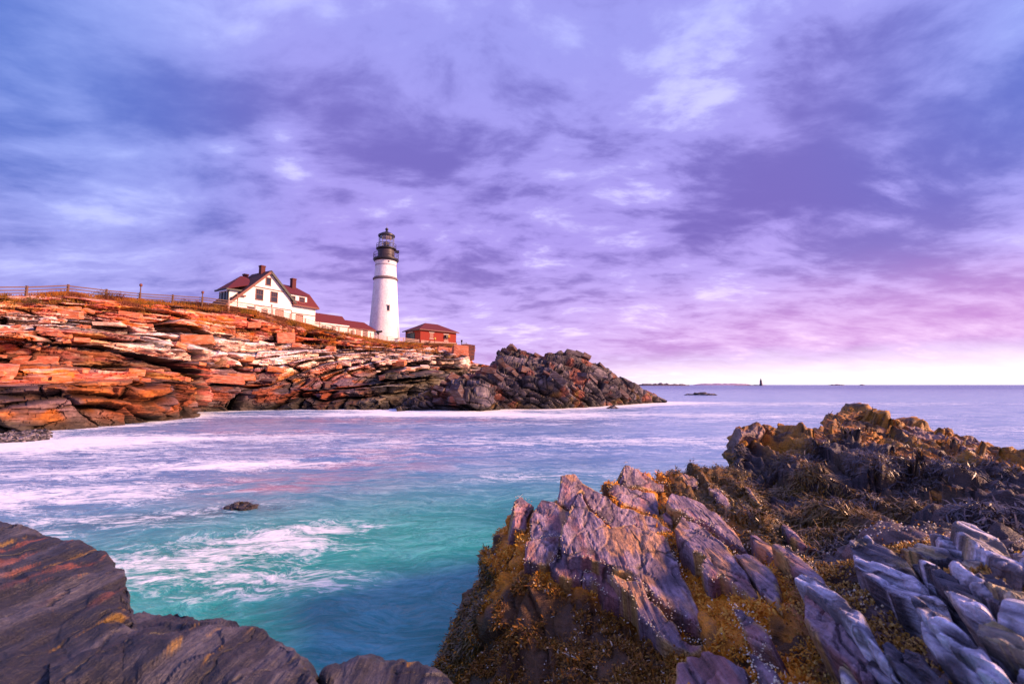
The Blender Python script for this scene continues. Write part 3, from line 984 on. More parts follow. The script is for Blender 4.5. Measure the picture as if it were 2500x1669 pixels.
PALE = [
    ([(480, 275), (640, 225), (780, 270), (960, 390), (1060, 540), (1280, 770), (1100, 720), (860, 640), (640, 540), (520, 420)], .16, .4),
    ([(930, 270), (1080, 210), (1200, 260), (1410, 400), (1200, 405), (1060, 350)], .10, .3),
    ([(1190, 180), (1240, 160), (1340, 190), (1540, 330), (1710, 420), (1650, 470), (1500, 430), (1300, 290)], .13, .3),
    ([(1420, 108), (1560, 120), (1800, 240), (1960, 380), (2070, 470), (2050, 530), (1850, 440), (1640, 300), (1480, 190)], .17, .35),
    ([(1960, 320), (2080, 330), (2200, 420), (2200, 520), (2080, 450)], .15, .3),
    ([(1090, 398), (1240, 430), (1480, 570), (1630, 730), (1560, 745), (1330, 610)], .11, .3),
    ([(1380, 428), (1480, 430), (1750, 600), (1910, 735), (1800, 765), (1560, 600)], .12, .3),
    ([(1620, 480), (1760, 490), (2070, 640), (2200, 740), (2100, 760), (1900, 725), (1750, 605)], .12, .3),
    ([(1340, 730), (1500, 760), (1700, 870), (1770, 960), (1700, 965), (1480, 880)], .09, .3),
    ([(1000, 420), (1080, 420), (1340, 640), (1500, 770), (1380, 740), (1150, 600)], .07, .3),
    ([(1820, 830), (1940, 755), (2100, 760), (2250, 800), (2250, 1060), (2080, 1050), (1900, 990), (1770, 920)], .14, .4),
    ([(1650, 1060), (1780, 985), (1920, 1060), (2100, 1200), (2200, 1300), (2050, 1280), (1850, 1230), (1640, 1130)], .11, .3),
    ([(1060, 840), (1120, 800), (1260, 920), (1350, 960), (1600, 1200), (1850, 1460), (1900, 1540), (1700, 1500), (1450, 1300), (1200, 1080)], .14, .35),
    ([(1140, 1040), (1220, 1080), (1460, 1310), (1700, 1520), (1760, 1640), (1560, 1600), (1300, 1370), (1170, 1190)], .08, .3),
    ([(690, 1095), (760, 1058), (860, 1130), (1010, 1190), (1150, 1330), (1300, 1480), (1420, 1600), (1400, 1660), (1150, 1640), (900, 1420), (760, 1250)], .13, .35),
    ([(330, 1405), (390, 1338), (450, 1400), (520, 1520), (580, 1640), (560, 1700), (400, 1640)], .10, .3),
    ([(560, 1300), (650, 1160), (760, 1260), (900, 1440), (1080, 1640), (900, 1660), (700, 1480)], .08, .3),
    ([(1900, 1290), (2000, 1275), (2200, 1340), (2220, 1480), (2060, 1470), (1900, 1400)], .12, .3),
    ([(1560, 1230), (1700, 1260), (1880, 1360), (1900, 1440), (1760, 1360)], .08, .3),
    ([(1880, 1470), (2040, 1500), (2200, 1520), (2250, 1700), (1950, 1700), (1780, 1580)], .10, .3),
    ([(-25, 610), (40, 540), (160, 560), (330, 690), (480, 860), (600, 1010), (700, 1190), (800, 1340), (900, 1500), (700, 1300), (520, 1130), (430, 1010), (340, 900), (210, 760), (110, 690)], .18, .45),
    ([(20, 700), (120, 720), (230, 830), (420, 1060), (560, 1230), (640, 1420), (560, 1520), (420, 1330), (260, 1210), (130, 1060), (30, 900)], .10, .4),
]
def Zf(pts):
    return [(1750 + x / 2.212, 960 + y / 2.212) for x, y in pts]


CREST = [
    ([(655, 102), (740, 74), (805, 100), (850, 130), (760, 130), (680, 130)], .15, .4),
    ([(600, 118), (660, 110), (800, 140), (960, 180), (1000, 215), (860, 200), (700, 180), (640, 170)], .16, .4),
    ([(500, 220), (560, 160), (660, 170), (720, 230), (640, 260), (560, 270)], .15, .4),
    ([(720, 210), (820, 200), (900, 240), (860, 265), (760, 255)], .15, .3),
    ([(930, 150), (1100, 166), (1230, 215), (1290, 265), (1150, 250), (1000, 200)], .16, .4),
    ([(1230, 186), (1300, 205), (1410, 255), (1470, 300), (1330, 265), (1240, 215)], .15, .4),
    ([(810, 98), (900, 125), (980, 170), (900, 160), (830, 125)], .12, .3),
    ([(105, 165), (150, 158), (210, 155), (260, 205), (230, 230), (150, 225), (130, 250)], .14, .5),
    ([(246, 160), (290, 175), (330, 215), (290, 215)], .10, .3),
    ([(870, 320), (1010, 275), (1180, 320), (1270, 370), (1120, 360), (960, 345)], .13, .3),
    ([(1300, 285), (1400, 270), (1560, 320), (1640, 370), (1450, 340)], .12, .3),
    ([(1130, 520), (1260, 500), (1400, 580), (1300, 590), (1180, 560)], .10, .3),
    ([(800, 430), (860, 400), (930, 460), (900, 500), (830, 480)], .10, .3),
]
PLAN_N = [(Zs(a), b, c_) for a, b, c_ in PURPLE] + [(Zr(a), b, c_) for a, b, c_ in PALE]
PLAN_F = [(Zf(a), b, c_) for a, b, c_ in CREST]

GOLD = np.array([.74, .27, .006]); DGOLD = np.array([.10, .045, .006]); OLIVE = np.array([.06, .045, .006]); PURP = np.array([.15, .105, .135])
BLK = np.array([.022, .017, .014]); LAV = np.array([.40, .37, .46])


def near_zone(X_, R_):
    """weights: front face, gullies between slabs, olive weed, pale slate"""
    pale_ = sstep(X_, 1880, 2000)
    face = (1 - sstep(R_, 1.6, 2.15)) * (1 - sstep(X_, 1600, 1760))
    olive = sstep(X_, 1560, 1680) * sstep(R_, 2.9, 3.5) * (1 - sstep(X_, 1960, 2060))
    edge = 1 - sstep(X_, 1170, 1215)
    return face, olive, pale_, edge


def near_disp(P_, X_, R_):
    q = P_ * np.array([2.6, .5, 2.6])
    rid = 1 - np.abs(fbm(q, 4, 120))
    Qb = P_ @ roty(rad(38)).T + .12 * np.stack([fbm(P_ * .8, 2, 111), fbm(P_ * .8 + 4, 2, 113), fbm(P_ * .8 + 8, 2, 115)], -1)
    fb, cb, Rb, bb, tb = bricks(Qb, .16, .5, 1.1, 800, .6)
    pal_ = sstep(X_, 1880, 2000)
    inner = sstep(R_, .2, .8) * (1 - sstep(R_, 3.6, 4.0))
    return .13 * (Rb[:, 0] - .5) + .10 * tb - .05 * cb - (.05 + .07 * pal_) * inner + .06 * (rid - .6) + .05 * fbm(P_ * 2.2, 4, 125) + .03 * fbm(P_ * 9, 3, 127) - .12 * np.maximum(0, fbm(P_ * 1.3 + 4, 3, 129) - .25)


def near_col(P_, X_, R_, N_):
    face, olive, pale_, edge = near_zone(X_, R_)
    m_ = fbm(P_ * 3, 4, 131)
    c_ = lerp(np.tile(GOLD, (len(P_), 1)), DGOLD, sstep(m_, -.1, .5))
    c_ = lerp(c_, lerp(np.tile(BLK, (len(P_), 1)), DGOLD * .8, sstep(m_, -.3, .5)), face * .9)  # dark weed, with the front face's shade painted in
    c_ = lerp(c_, OLIVE, olive * .85)
    c_ = lerp(c_, lerp(np.tile(LAV * .25, (len(P_), 1)), np.array([.03, .026, .03]), sstep(m_, -.2, .5)), pale_ * .9)  # base darkened so the gaps between pale slabs look shaded
    c_ = lerp(c_, OLIVE * .8, edge * .8)
    return c_


ledge, NP_, NN_, NX_, NR_ = grid_base('rock_ledge', NEAR, [(.5, -.25), (1.1, -.9), (2.0, None)], 560, 260, 0, near_disp, near_col,
                                      'weed covered rock ledge carrying tilted slabs, right foreground', M_WET, plan=PLAN_N)


def far_disp(P_, X_, R_):
    q = P_ * np.array([.9, .32, .9])
    rid = 1 - np.abs(fbm(q + 2.2, 4, 140))
    f1, f2, Rr, vv_ = worley((P_ + .25 * np.stack([fbm(P_, 2, 141), fbm(P_ + 5, 2, 142), fbm(P_ + 9, 2, 143)], -1)) * np.array([1.1, .55, 1.6]), 144)
    Qb = P_ @ roty(rad(40)).T + .3 * np.stack([fbm(P_ * .5, 2, 111), fbm(P_ * .5 + 4, 2, 113), fbm(P_ * .5 + 8, 2, 115)], -1)
    fb, cb, Rb, bb, tb = bricks(Qb, .36, 1.0, 2.4, 820, .7)
    f2_, c2, R2_, b2, t2 = bricks(Qb, .12, .45, 1.0, 840, .7)
    lump = .26 * (Rb[:, 0] - .5) + .26 * (bb - .5) + .22 * tb - .12 * cb + .10 * (R2_[:, 0] - .5) - .04 * c2
    return (.26 * (rid - .55) + lump + .10 * fbm(P_ * 1.5, 3, 145) + .05 * fbm(P_ * 2.5, 4, 146) + .05 * (1 - 2 * np.abs(fbm(P_ * np.array([6, 2, 6]), 4, 149))) + .03 * fbm(P_ * 9, 3, 148)) * (1 - .35 * np.exp(-((R_ - 3) / .2) ** 2))


def far_col(P_, X_, R_, N_):
    m_ = fbm(P_ * 1.6, 4, 151)
    c_ = lerp(np.tile(np.array([.035, .025, .03]), (len(P_), 1)), np.array([.10, .055, .02]), sstep(m_, -.2, .5))
    c_ = lerp(c_, lerp(np.tile(np.array([.42, .19, .008]), (len(P_), 1)), np.array([.08, .045, .010]), sstep(fbm(P_ * np.array([7, 2, 7]), 4, 155), -.1, .4)), sstep(R_ + .5 * m_, 1.75, 2.35) * .92)
    return c_


far_ledge, FP_, FN_, FX_, FR_ = grid_base('rock_ledge', FAR, [(.6, -.35), (1.5, -1.2), (2.6, None)], 420, 230, 0, far_disp, far_col,
                                          'dark weed draped rock ridge with golden crest behind the near slabs', M_WET, plan=PLAN_F, fronts=[(-.55, -.7)])

# ------------------------------------------------------------------ slabs lying on the ledges
def poly_sdf(p, poly):
    """signed distance (positive inside) and nearest boundary point"""
    best = np.full(len(p), 9e9); near_ = np.zeros_like(p); ins = np.zeros(len(p), bool)
    n_ = len(poly)
    for i in range(n_):
        a, b = poly[i], poly[(i + 1) % n_]
        ab = b - a
        t_ = np.clip(((p - a) @ ab) / (ab @ ab + 1e-12), 0, 1)
        q = a + t_[:, None] * ab
        dd = np.linalg.norm(p - q, axis=1)
        m_ = dd < best
        best[m_] = dd[m_]; near_[m_] = q[m_]
        cr = ((a[1] > p[:, 1]) != (b[1] > p[:, 1]))
        xi = a[0] + (p[:, 1] - a[1]) * (b[0] - a[0]) / (b[1] - a[1] + 1e-12)
        ins ^= cr & (p[:, 0] < xi)
    return np.where(ins, best, -best), near_


def make_slab(pts, cols, lift, thick, k, colf, parent, mat, edge=.06, amp_=.02, step=None, name='rock_slab', tilt=0.0, grow=1.0, fac=.6):
    pts = np.array(pts, float)
    pts = pts.mean(0) + (pts - pts.mean(0)) * grow
    # finer, slightly ragged outline
    fine_ = []
    for i in range(len(pts)):
        a, b = pts[i], pts[(i + 1) % len(pts)]
        n_ = max(1, int(np.linalg.norm(b - a) / 9))
        for j in range(n_):
            fine_.append(a + (b - a) * j / n_)
    fine_ = np.array(fine_)
    z3 = np.concatenate([fine_, np.full((len(fine_), 1), k * 3.7)], 1)
    fine_ = fine_ + 5.0 * np.stack([fbm(z3 * .035, 3, 160), fbm(z3 * .035 + 50, 3, 163)], -1)
    c0, n_, c1 = slab_plane(pts, cols, lift, tilt)
    r_ = ray(fine_[:, 0], fine_[:, 1])
    o_ = np.array([0, 0, H])
    B3 = o_ + r_ * (((c1 - o_) @ n_) / (r_ @ n_))[:, None]
    # local frame with the grain (world Y) as v
    v_ = np.array([0, 1.0, 0]) - n_ * n_[1]; v_ /= np.linalg.norm(v_)
    u_ = np.cross(v_, n_)
    poly = np.stack([(B3 - c1) @ u_, (B3 - c1) @ v_], -1)
    D_ = c0[1]
    st = step or max(.010, D_ * .0035)
    lo, hi = poly.min(0) - st, poly.max(0) + st
    gu = np.arange(lo[0], hi[0] + st, st); gv = np.arange(lo[1], hi[1] + st, st)
    UU, VV = np.meshgrid(gu, gv, indexing='ij')
    p2 = np.stack([UU.ravel(), VV.ravel()], -1)
    sd_, nr_ = poly_sdf(p2, poly)
    keep = sd_ > -st * .80
    snap = keep & (sd_ < st * .35)
    p2[snap] = nr_[snap]
    dist = np.where(snap, 0, np.maximum(sd_, 0))
    nu_, nv_ = len(gu), len(gv)
    q_ = gridQ(nu_, nv_)
    q_ = q_[keep[q_].all(1)]
    used = np.unique(q_)
    re = np.full(len(p2), -1); re[used] = np.arange(len(used))
    q_ = re[q_]; p2 = p2[used]; dist = dist[used]
    W3 = c1 + p2[:, :1] * u_ + p2[:, 1:] * v_
    tt = np.clip(dist / edge, 0, 1)
    hgt = -edge * .9 * (1 - np.sqrt(np.maximum(0, 1 - (1 - tt) ** 2)))
    gq = W3 * np.array([9, .8, 9]) + k
    grain = fbm(gq, 4, 170) + .5 * (1 - 2.2 * np.abs(fbm(W3 * np.array([16, 1.1, 16]) + k, 3, 172)))
    bro = fbm(W3 * 1.7 + k, 3, 174)
    crack = np.exp(-(fbm(W3 * np.array([2.4, 1.1, 2.4]) + k * 2.1, 3, 178) / .035) ** 2) * sstep(fbm(W3 * 1.3 + 3 * k, 2, 181), -.1, .3)
    stepn = np.floor(fbm(W3 * np.array([3.0, .8, 3.0]) + k * 1.3, 3, 184) * 3.2) / 3.2
    fo_, fc_, fR, fbd, ft_ = bricks(W3 @ roty(rad(38)).T * np.array([1, 1, 1]) + k * .37, .10 * (1 + D_ / 8), .22 * (1 + D_ / 8), .75, 860 + k, .8)
    hgt = hgt + amp_ * (fac * (fR[:, 0] - .5) + fac * 1.4 * ft_ - .8 * fc_) * sstep(dist, 0, edge * 1.5)
    crack = np.maximum(crack, .55 * fc_ * (fR[:, 3] < .5))
    hgt = hgt + amp_ * (1.0 * grain * sstep(dist, 0, edge) + 2.3 * bro + 1.6 * stepn) - amp_ * 2.2 * crack
    W3 = W3 + n_ * hgt[:, None]
    cl = colf(W3, dist, grain, crack, k)
    # skirt
    e_ = np.concatenate([q_[:, [0, 1]], q_[:, [1, 2]], q_[:, [2, 3]], q_[:, [3, 0]]])
    ks = np.sort(e_, 1); key = ks[:, 0] * len(p2) + ks[:, 1]
    uq, idx, cnt = np.unique(key, return_index=True, return_counts=True)
    be = e_[idx[cnt == 1]]
    bv = np.unique(be); mp = np.full(len(p2), -1); mp[bv] = np.arange(len(bv))
    base = len(W3)
    cen = W3.mean(0)
    rings = 3
    VS, CS, QS = [W3], [cl], [q_]
    prev = bv
    for r in range(1, rings + 1):
        q3 = W3[bv] - n_ * (thick * r / rings)
        out_d = (W3[bv] - cen); out_d /= (np.linalg.norm(out_d, axis=1, keepdims=True) + 1e-6)
        q3 = q3 + out_d * (edge * .5 * (r / rings) * (.3 + fbm(q3 * 6, 2, 190)))[:, None]
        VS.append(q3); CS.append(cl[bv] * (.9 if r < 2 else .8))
        new = base + (r - 1) * len(bv) + np.arange(len(bv))
        pi = np.full(len(p2), -1); pi[bv] = prev
        ni = np.full(len(p2), -1); ni[bv] = new
        QS.append(np.stack([pi[be[:, 1]], pi[be[:, 0]], ni[be[:, 0]], ni[be[:, 1]]], -1))
        prev = new
    me = raw_mesh(name, np.concatenate(VS), np.concatenate(QS), None, np.concatenate(CS), False)
    add(name, me, mat, parent)
    return B3, n_


def col_purple(Wp, dist, grain, crack, k):
    c_ = lerp(np.tile(PURP, (len(Wp), 1)), np.array([.33, .235, .28]), sstep(grain, -.2, .8))
    s_ = sstep(fbm(Wp * np.array([7, .9, 7]) + 5 * k, 4, 200), .12, .55)
    c_ = lerp(c_, np.array([.40, .13, .09]), s_ * .45)
    c_ = lerp(c_, np.array([.50, .25, .08]), sstep(fbm(Wp * np.array([5, 1.2, 5]) + 9 * k, 3, 204), .38, .65) * .65)
    crust = (1 - sstep(dist, .0, .035)) * sstep(fbm(Wp * 6 + k, 2, 207), -.1, .4)
    c_ = lerp(c_, np.array([.55, .34, .07]), crust * .8)
    return c_ * (1 - .5 * crack)[:, None]


def col_pale(Wp, dist, grain, crack, k):
    c_ = lerp(np.tile(np.array([.075, .070, .092]), (len(Wp), 1)), np.array([.66, .64, .76]), sstep(grain, -.25, .8))
    c_ = lerp(c_, np.array([.66, .52, .22]), sstep(fbm(Wp * np.array([4, .9, 4]) + 7 * k, 3, 211), .30, .6) * .65)
    c_ = lerp(c_, np.array([.075, .07, .09]), sstep(fbm(Wp * np.array([10, .7, 10]) + 3 * k, 3, 214), .18, .5) * .8)
    return c_ * (1 - .5 * crack)[:, None]


RIMS = []
for i, (pts, lift, th) in enumerate(PURPLE):
    rim = make_slab(Zs(pts), NEAR, lift, th, i + 1, col_purple, ledge, M_SLATE, grow=1.04, edge=.020, amp_=.0085, fac=.9)
    RIMS.append(rim)

for i, (pts, lift, th) in enumerate(PALE):
    make_slab(Zr(pts), NEAR, lift, th, i + 41, col_pale if i < 20 else col_purple if i == 21 else col_pale, ledge, M_SLATE, grow=1.08, fac=1.5, edge=.022, amp_=.018)


def col_crest(Wp, dist, grain, crack, k):
    c_ = lerp(np.tile(np.array([.44, .17, .012]), (len(Wp), 1)), np.array([.14, .07, .02]), sstep(grain, -.1, .5))
    c_ = lerp(c_, np.array([.24, .18, .18]), sstep(fbm(Wp * 1.5 + k, 3, 216), .15, .5) * .8)
    return c_ * (1 - .6 * crack)[:, None]


for i, (pts, lift, th) in enumerate(CREST):
    make_slab(Zf(pts), FAR, lift, th, i + 71, col_crest, far_ledge, M_SLATE, edge=.06, amp_=.028)

# ------------------------------------------------------------------ dark boulders in the left foreground
def bcol(P_, X_, R_, N_):
    q = P_ * np.array([9, .7, 9])
    g_ = fbm(q, 4, 220)
    c_ = lerp(np.tile(np.array([.020, .019, .024]), (len(P_), 1)), np.array([.068, .065, .080]), sstep(g_, -.2, .7))
    c_ = lerp(c_, np.array([.30, .085, .03]), sstep(fbm(P_ * np.array([14, 2.0, 14]) + 3, 4, 224), .5, .75) * .6 * (1 - sstep(X_, 250, 360)) * sstep(R_, 1.3, 2.2) * sstep(N_[:, 2], .2, .8))
    c_ = lerp(c_, np.array([.30, .17, .02]), sstep(fbm(P_ * np.array([14, 1.5, 14]) + 13, 4, 228), .85, 1.0) * .7)
    return c_


def bdisp(P_, X_, R_):
    q = P_ * np.array([5, .45, 5])
    st = np.floor((P_[:, 2] * 1.0 + P_[:, 0] * .55 + .35 * fbm(P_ * 1.2, 3, 236)) * 5.0)
    return .055 * fbm(P_ * 1.6, 3, 230) + .020 * fbm(q, 4, 233) + .006 * (1 - 2 * np.abs(fbm(P_ * np.array([16, 1.2, 16]), 3, 241))) + .022 * (_h(st, st * 0, st * 0, 5) - .5) + .008 * fbm(P_ * 20, 2, 239)


BOULD_A = [(-420, (1780, 1.5), (1500, 2.2), (1290, 3.0), (1235, 3.5)), (-150, (1780, 1.75), (1520, 2.3), (1320, 3.0), (1258, 3.6)), (0, (1780, 1.9), (1540, 2.4), (1350, 3.1), (1288, 3.6)),
           (117, (1780, 2.0), (1550, 2.45), (1370, 3.1), (1310, 3.55)), (210, (1780, 2.05), (1560, 2.5), (1395, 3.1), (1337, 3.5)), (260, (1780, 2.1), (1570, 2.5), (1415, 3.05), (1357, 3.4)),
           (303, (1780, 2.1), (1580, 2.5), (1440, 3.0), (1387, 3.3)), (328, (1780, 2.1), (1600, 2.5), (1475, 2.9), (1430, 3.15)), (342, (1780, 2.1), (1610, 2.45), (1510, 2.8), (1475, 3.0)),
           (352, (1780, 2.1), (1640, 2.4), (1570, 2.6), (1545, 2.75)), (365, (1790, 2.1), (1720, 2.25), (1700, 2.35), (1690, 2.4))]
BOULD_B = [(120, (1800, 1.9), (1660, 2.15), (1560, 2.5), (1540, 2.65)), (300, (1800, 2.0), (1640, 2.3), (1520, 2.75), (1485, 2.95)), (352, (1800, 2.0), (1630, 2.3), (1510, 2.8), (1472, 3.05)),
           (441, (1800, 2.0), (1635, 2.3), (1515, 2.8), (1474, 3.1)), (475, (1800, 2.0), (1640, 2.3), (1525, 2.75), (1486, 3.0)),
           (583, (1800, 1.95), (1650, 2.25), (1545, 2.65), (1501, 2.9)), (636, (1800, 1.95), (1660, 2.25), (1565, 2.6), (1528, 2.8)), (700, (1800, 1.95), (1680, 2.2), (1600, 2.5), (1562, 2.65)),
           (734, (1800, 1.95), (1700, 2.2), (1625, 2.4), (1592, 2.55)), (760, (1800, 1.95), (1720, 2.1), (1655, 2.3), (1622, 2.45)), (800, (1820, 1.9), (1760, 2.0), (1730, 2.1), (1710, 2.2))]
BOULD_C = [(770, (1830, 2.2), (1760, 2.3), (1720, 2.4), (1690, 2.45)), (800, (1830, 2.1), (1720, 2.3), (1660, 2.5), (1637, 2.6)), (830, (1830, 2.1), (1710, 2.35), (1655, 2.55), (1634, 2.65)), (860, (1830, 2.1), (1700, 2.4), (1640, 2.6), (1619, 2.75)),
           (896, (1830, 2.1), (1700, 2.4), (1635, 2.65), (1610, 2.8)), (932, (1830, 2.1), (1700, 2.4), (1640, 2.65), (1620, 2.8)), (974, (1830, 2.1), (1700, 2.4), (1638, 2.65), (1615, 2.8)),
           (1010, (1830, 2.1), (1710, 2.4), (1655, 2.6), (1635, 2.75)), (1043, (1830, 2.1), (1725, 2.35), (1675, 2.55), (1653, 2.65)), (1100, (1840, 2.0), (1760, 2.2), (1720, 2.35), (1690, 2.45))]
M_BOULD = rock_mat('dark slate', 7.0, .5, .5, foliation=((0, 0, 0), (4.5, .35, 4.5)), bdist=.03, bstr=1.0, var=.55, cracks=(1.6, (1.5, .5, 1.5)))
for nm, cs, lab, nu_, nv_ in (('boulder', BOULD_A, 'big layered dark slate boulder with rusty orange crest, lower left corner', 330, 220),
                              ('boulder', BOULD_B, 'dark slate boulder with yellow lichen, right of the rust crested boulder', 330, 170),
                              ('boulder', BOULD_C, 'low rounded dark rock at the bottom edge beside the teal water', 200, 110)):
    o, bp, bn, bx_, br_ = grid_base(nm, cs, [(.15, -.12), (.45, -.7), (.8, -1.4), (1.0, None)], nu_, nv_, 0, bdisp, bcol, lab, M_BOULD, None)
    prop(o, lab, 'boulder')

# ------------------------------------------------------------------ weed, crust and barnacles
def leaf_mat(name, rough=.45, spec=.5):
    m, t = material(name)
    a = t.n('ShaderNodeVertexColor', layer_name='Col').outputs[0]
    finish(t, a, rough, spec=spec)
    return m


M_WEED = leaf_mat('wet seaweed', .38, .6)
M_CRUST = leaf_mat('golden rockweed', .6, .4)
M_BARN = leaf_mat('barnacle shell', .6, .4)


def strips(name, p, n_, dirv, L, Wd, lift, colr, mat, label, cat):
    """one folded blade per point: quad + tip triangle"""
    m_ = len(p)
    side = np.cross(dirv, n_); side /= (np.linalg.norm(side, axis=1, keepdims=True) + 1e-9)
    L = L[:, None]; Wd = Wd[:, None]; lift = lift[:, None]
    a = p - side * Wd / 2; b = p + side * Wd / 2
    md = p + dirv * L * .5 + n_ * lift
    c_ = md + side * Wd * .5; d_ = md - side * Wd * .5
    e_ = p + dirv * L + n_ * lift * .4
    V = np.stack([a, b, c_, d_, e_], 1).reshape(-1, 3)
    k_ = np.arange(m_)[:, None] * 5
    Q_ = k_ + np.array([[0, 1, 2, 3]]); T_ = k_ + np.array([[3, 2, 4]])
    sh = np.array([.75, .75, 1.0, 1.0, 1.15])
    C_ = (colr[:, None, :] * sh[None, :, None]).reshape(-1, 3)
    o = add(name, raw_mesh(name, V, Q_, T_, C_), mat)
    return prop(o, label, cat, None, 'stuff')


def pick(P_, N_, w, n, jit):
    w = np.maximum(w, 0); w = w / w.sum()
    i = RNG.choice(len(P_), n, p=w)
    return P_[i] + RNG.normal(0, jit, (n, 3)), N_[i], i


def unit(v_):
    return v_ / (np.linalg.norm(v_, axis=1, keepdims=True) + 1e-9)


face, olive, pale_, edge_ = near_zone(NX_, NR_)
vis = (NR_ > .3) & (NR_ < 4.6) & (NX_ < 2750)
clump = sstep(fbm(NP_ * 4.5, 3, 300), -.35, .25)
area = np.maximum(.2, NP_[:, 1]) ** -1.0
w = vis * (1 - olive) * (1 - .93 * pale_) * clump * (.6 + .6 * face)
w = w * np.where(pale_ > .5, 1, .25 + .9 * sstep(fbm(NP_ * 9, 2, 304), -.3, .3))
p, n_, i = pick(NP_, NN_, w, 90000, .012)
cl = lerp(np.tile(GOLD, (len(p), 1)), np.array([.92, .55, .07]), RNG.random(len(p)) ** 2)
dk = np.clip(face[i] * .75 + .35 * (RNG.random(len(p)) - .35), 0, 1)
cl = lerp(cl, DGOLD * .8, np.clip(dk * 1.1 - .10, 0, 1))  # crust on the front face darkened along with its painted shade
cl = np.where((RNG.random(len(p)) < .025)[:, None], np.array([.7, .62, .45]), cl)
strips('rockweed_crust', p, n_, unit(RNG.normal(0, 1, (len(p), 3)) + n_ * .9 + np.array([0, 0, -.5])), RNG.uniform(.010, .026, len(p)) * (1 + 1.6 * (RNG.random(len(p)) < .18)), RNG.uniform(.007, .016, len(p)),
       RNG.uniform(.002, .012, len(p)), cl, M_CRUST, 'golden brown rockweed crusting the near ledge between the slabs', 'seaweed')
w = vis * np.maximum(olive, edge_ * 1.3 * (NR_ > 2.0)) * (.25 + clump)
p, n_, i = pick(NP_, NN_, w, 22000, .02)
dn = np.array([0, 0, -1.0]) - n_ * (-n_[:, 2:3])
cl = lerp(np.tile(OLIVE, (len(p), 1)), np.array([.24, .15, .02]), RNG.random(len(p)) ** 1.6)
strips('olive_seaweed', p, n_, unit(unit(dn) + RNG.normal(0, .55, (len(p), 3)) + n_ * .25), RNG.uniform(.03, .09, len(p)), RNG.uniform(.007, .016, len(p)), RNG.uniform(.005, .025, len(p)),
       cl, M_WEED, 'olive bladder weed hanging over the back and left edge of the near ledge', 'seaweed')
cover = sstep(fbm(FP_ * 1.8, 3, 310), -.15, .25) * (1 - .97 * sstep(FR_, 1.9, 2.4)) * (FR_ < 3.3) * (FR_ > .05) * (FX_ < 2800)
p, n_, i = pick(FP_, FN_, cover, 52000, .03)
dn = np.array([0, 0, -1.0]) - n_ * (-n_[:, 2:3])
zn = fbm(p * .9, 3, 314)
cl = lerp(np.tile(np.array([.030, .022, .025]), (len(p), 1)), np.array([.13, .11, .13]), RNG.random(len(p)) ** 2)
cl = lerp(cl, np.array([.19, .115, .015]), sstep(zn + .5 * (RNG.random(len(p)) - .5), .0, .4))
strips('draped_seaweed', p, n_, unit(unit(dn) + np.stack([.35 * np.sin(p[:, 1] * 3), 0 * p[:, 0], 0 * p[:, 0]], -1) + RNG.normal(0, .55, (len(p), 3)) + n_ * .03), RNG.uniform(.05, .16, len(p)),
       RNG.uniform(.007, .015, len(p)), RNG.uniform(.004, .018, len(p)), cl, M_WEED, 'dark wet kelp draped down the rock ridge at the right', 'seaweed')
# pale barnacles and periwinkles
w = vis * (NR_ < 4.2) * sstep(fbm(NP_ * 2.2 + 5, 3, 320), .05, .4) * (.35 + pale_ * 1.3) * (1 - .6 * olive)
p, n_, i = pick(NP_, NN_, w, 1700, .012)
pz = pale_[i]
for b3_, nz_ in RIMS:                                   # rims of the purple slabs
    kq = np.where(fbm(b3_ * 2.5, 2, 333) > .0)[0]
    if len(kq) == 0:
        continue
    kk_ = RNG.choice(kq, min(110, 3 * len(kq)))
    pr = b3_[kk_] + RNG.normal(0, .014, (len(kk_), 3)) - nz_ * .012
    p = np.concatenate([p, pr]); n_ = np.concatenate([n_, np.tile(nz_, (len(pr), 1))]); pz = np.concatenate([pz, np.zeros(len(pr))])
r_ = RNG.uniform(.003, .008, len(p)) * (1 + .5 * pz)
oc = np.array([[1, 0, 0], [0, 1, 0], [-1, 0, 0], [0, -1, 0], [0, 0, 1], [0, 0, -1]], float)
V = (p[:, None, :] + n_[:, None, :] * .012 + oc[None] * r_[:, None, None]).reshape(-1, 3)
T_ = np.array([[0, 1, 4], [1, 2, 4], [2, 3, 4], [3, 0, 4], [1, 0, 5], [2, 1, 5], [3, 2, 5], [0, 3, 5]])
T_ = (np.arange(len(p))[:, None, None] * 6 + T_[None]).reshape(-1, 3)
cl = np.repeat(lerp(np.tile(np.array([.78, .66, .38]), (len(p), 1)), np.array([.8, .76, .66]), RNG.random(len(p))), 6, 0)
prop(add('barnacles', raw_mesh('barnacles', V, None, T_, cl, True), M_BARN), 'pale yellow barnacles and snails scattered on the near ledge', 'barnacles', None, 'stuff')
# yellow weed mats between the pale slabs
w = vis * sstep(NX_, 1900, 2010) * sstep(fbm(NP_ * 2.0 + 15, 3, 330), -.25, .1) * (NR_ < 3.6)
p, n_, i = pick(NP_, NN_, w, 30000, .012)
cl = lerp(np.tile(np.array([.50, .26, .03]), (len(p), 1)), np.array([.75, .52, .16]), RNG.random(len(p)) ** 1.5)
cl = lerp(cl, np.array([.12, .06, .02]), (RNG.random(len(p)) < .25) * 1.0)
strips('yellow_weed_mat', p, n_, unit(RNG.normal(0, 1, (len(p), 3)) + n_), RNG.uniform(.010, .026, len(p)), RNG.uniform(.008, .016, len(p)), RNG.uniform(.004, .012, len(p)), cl, M_CRUST,
       'bright yellow weed mat between the pale slabs, lower right', 'seaweed')
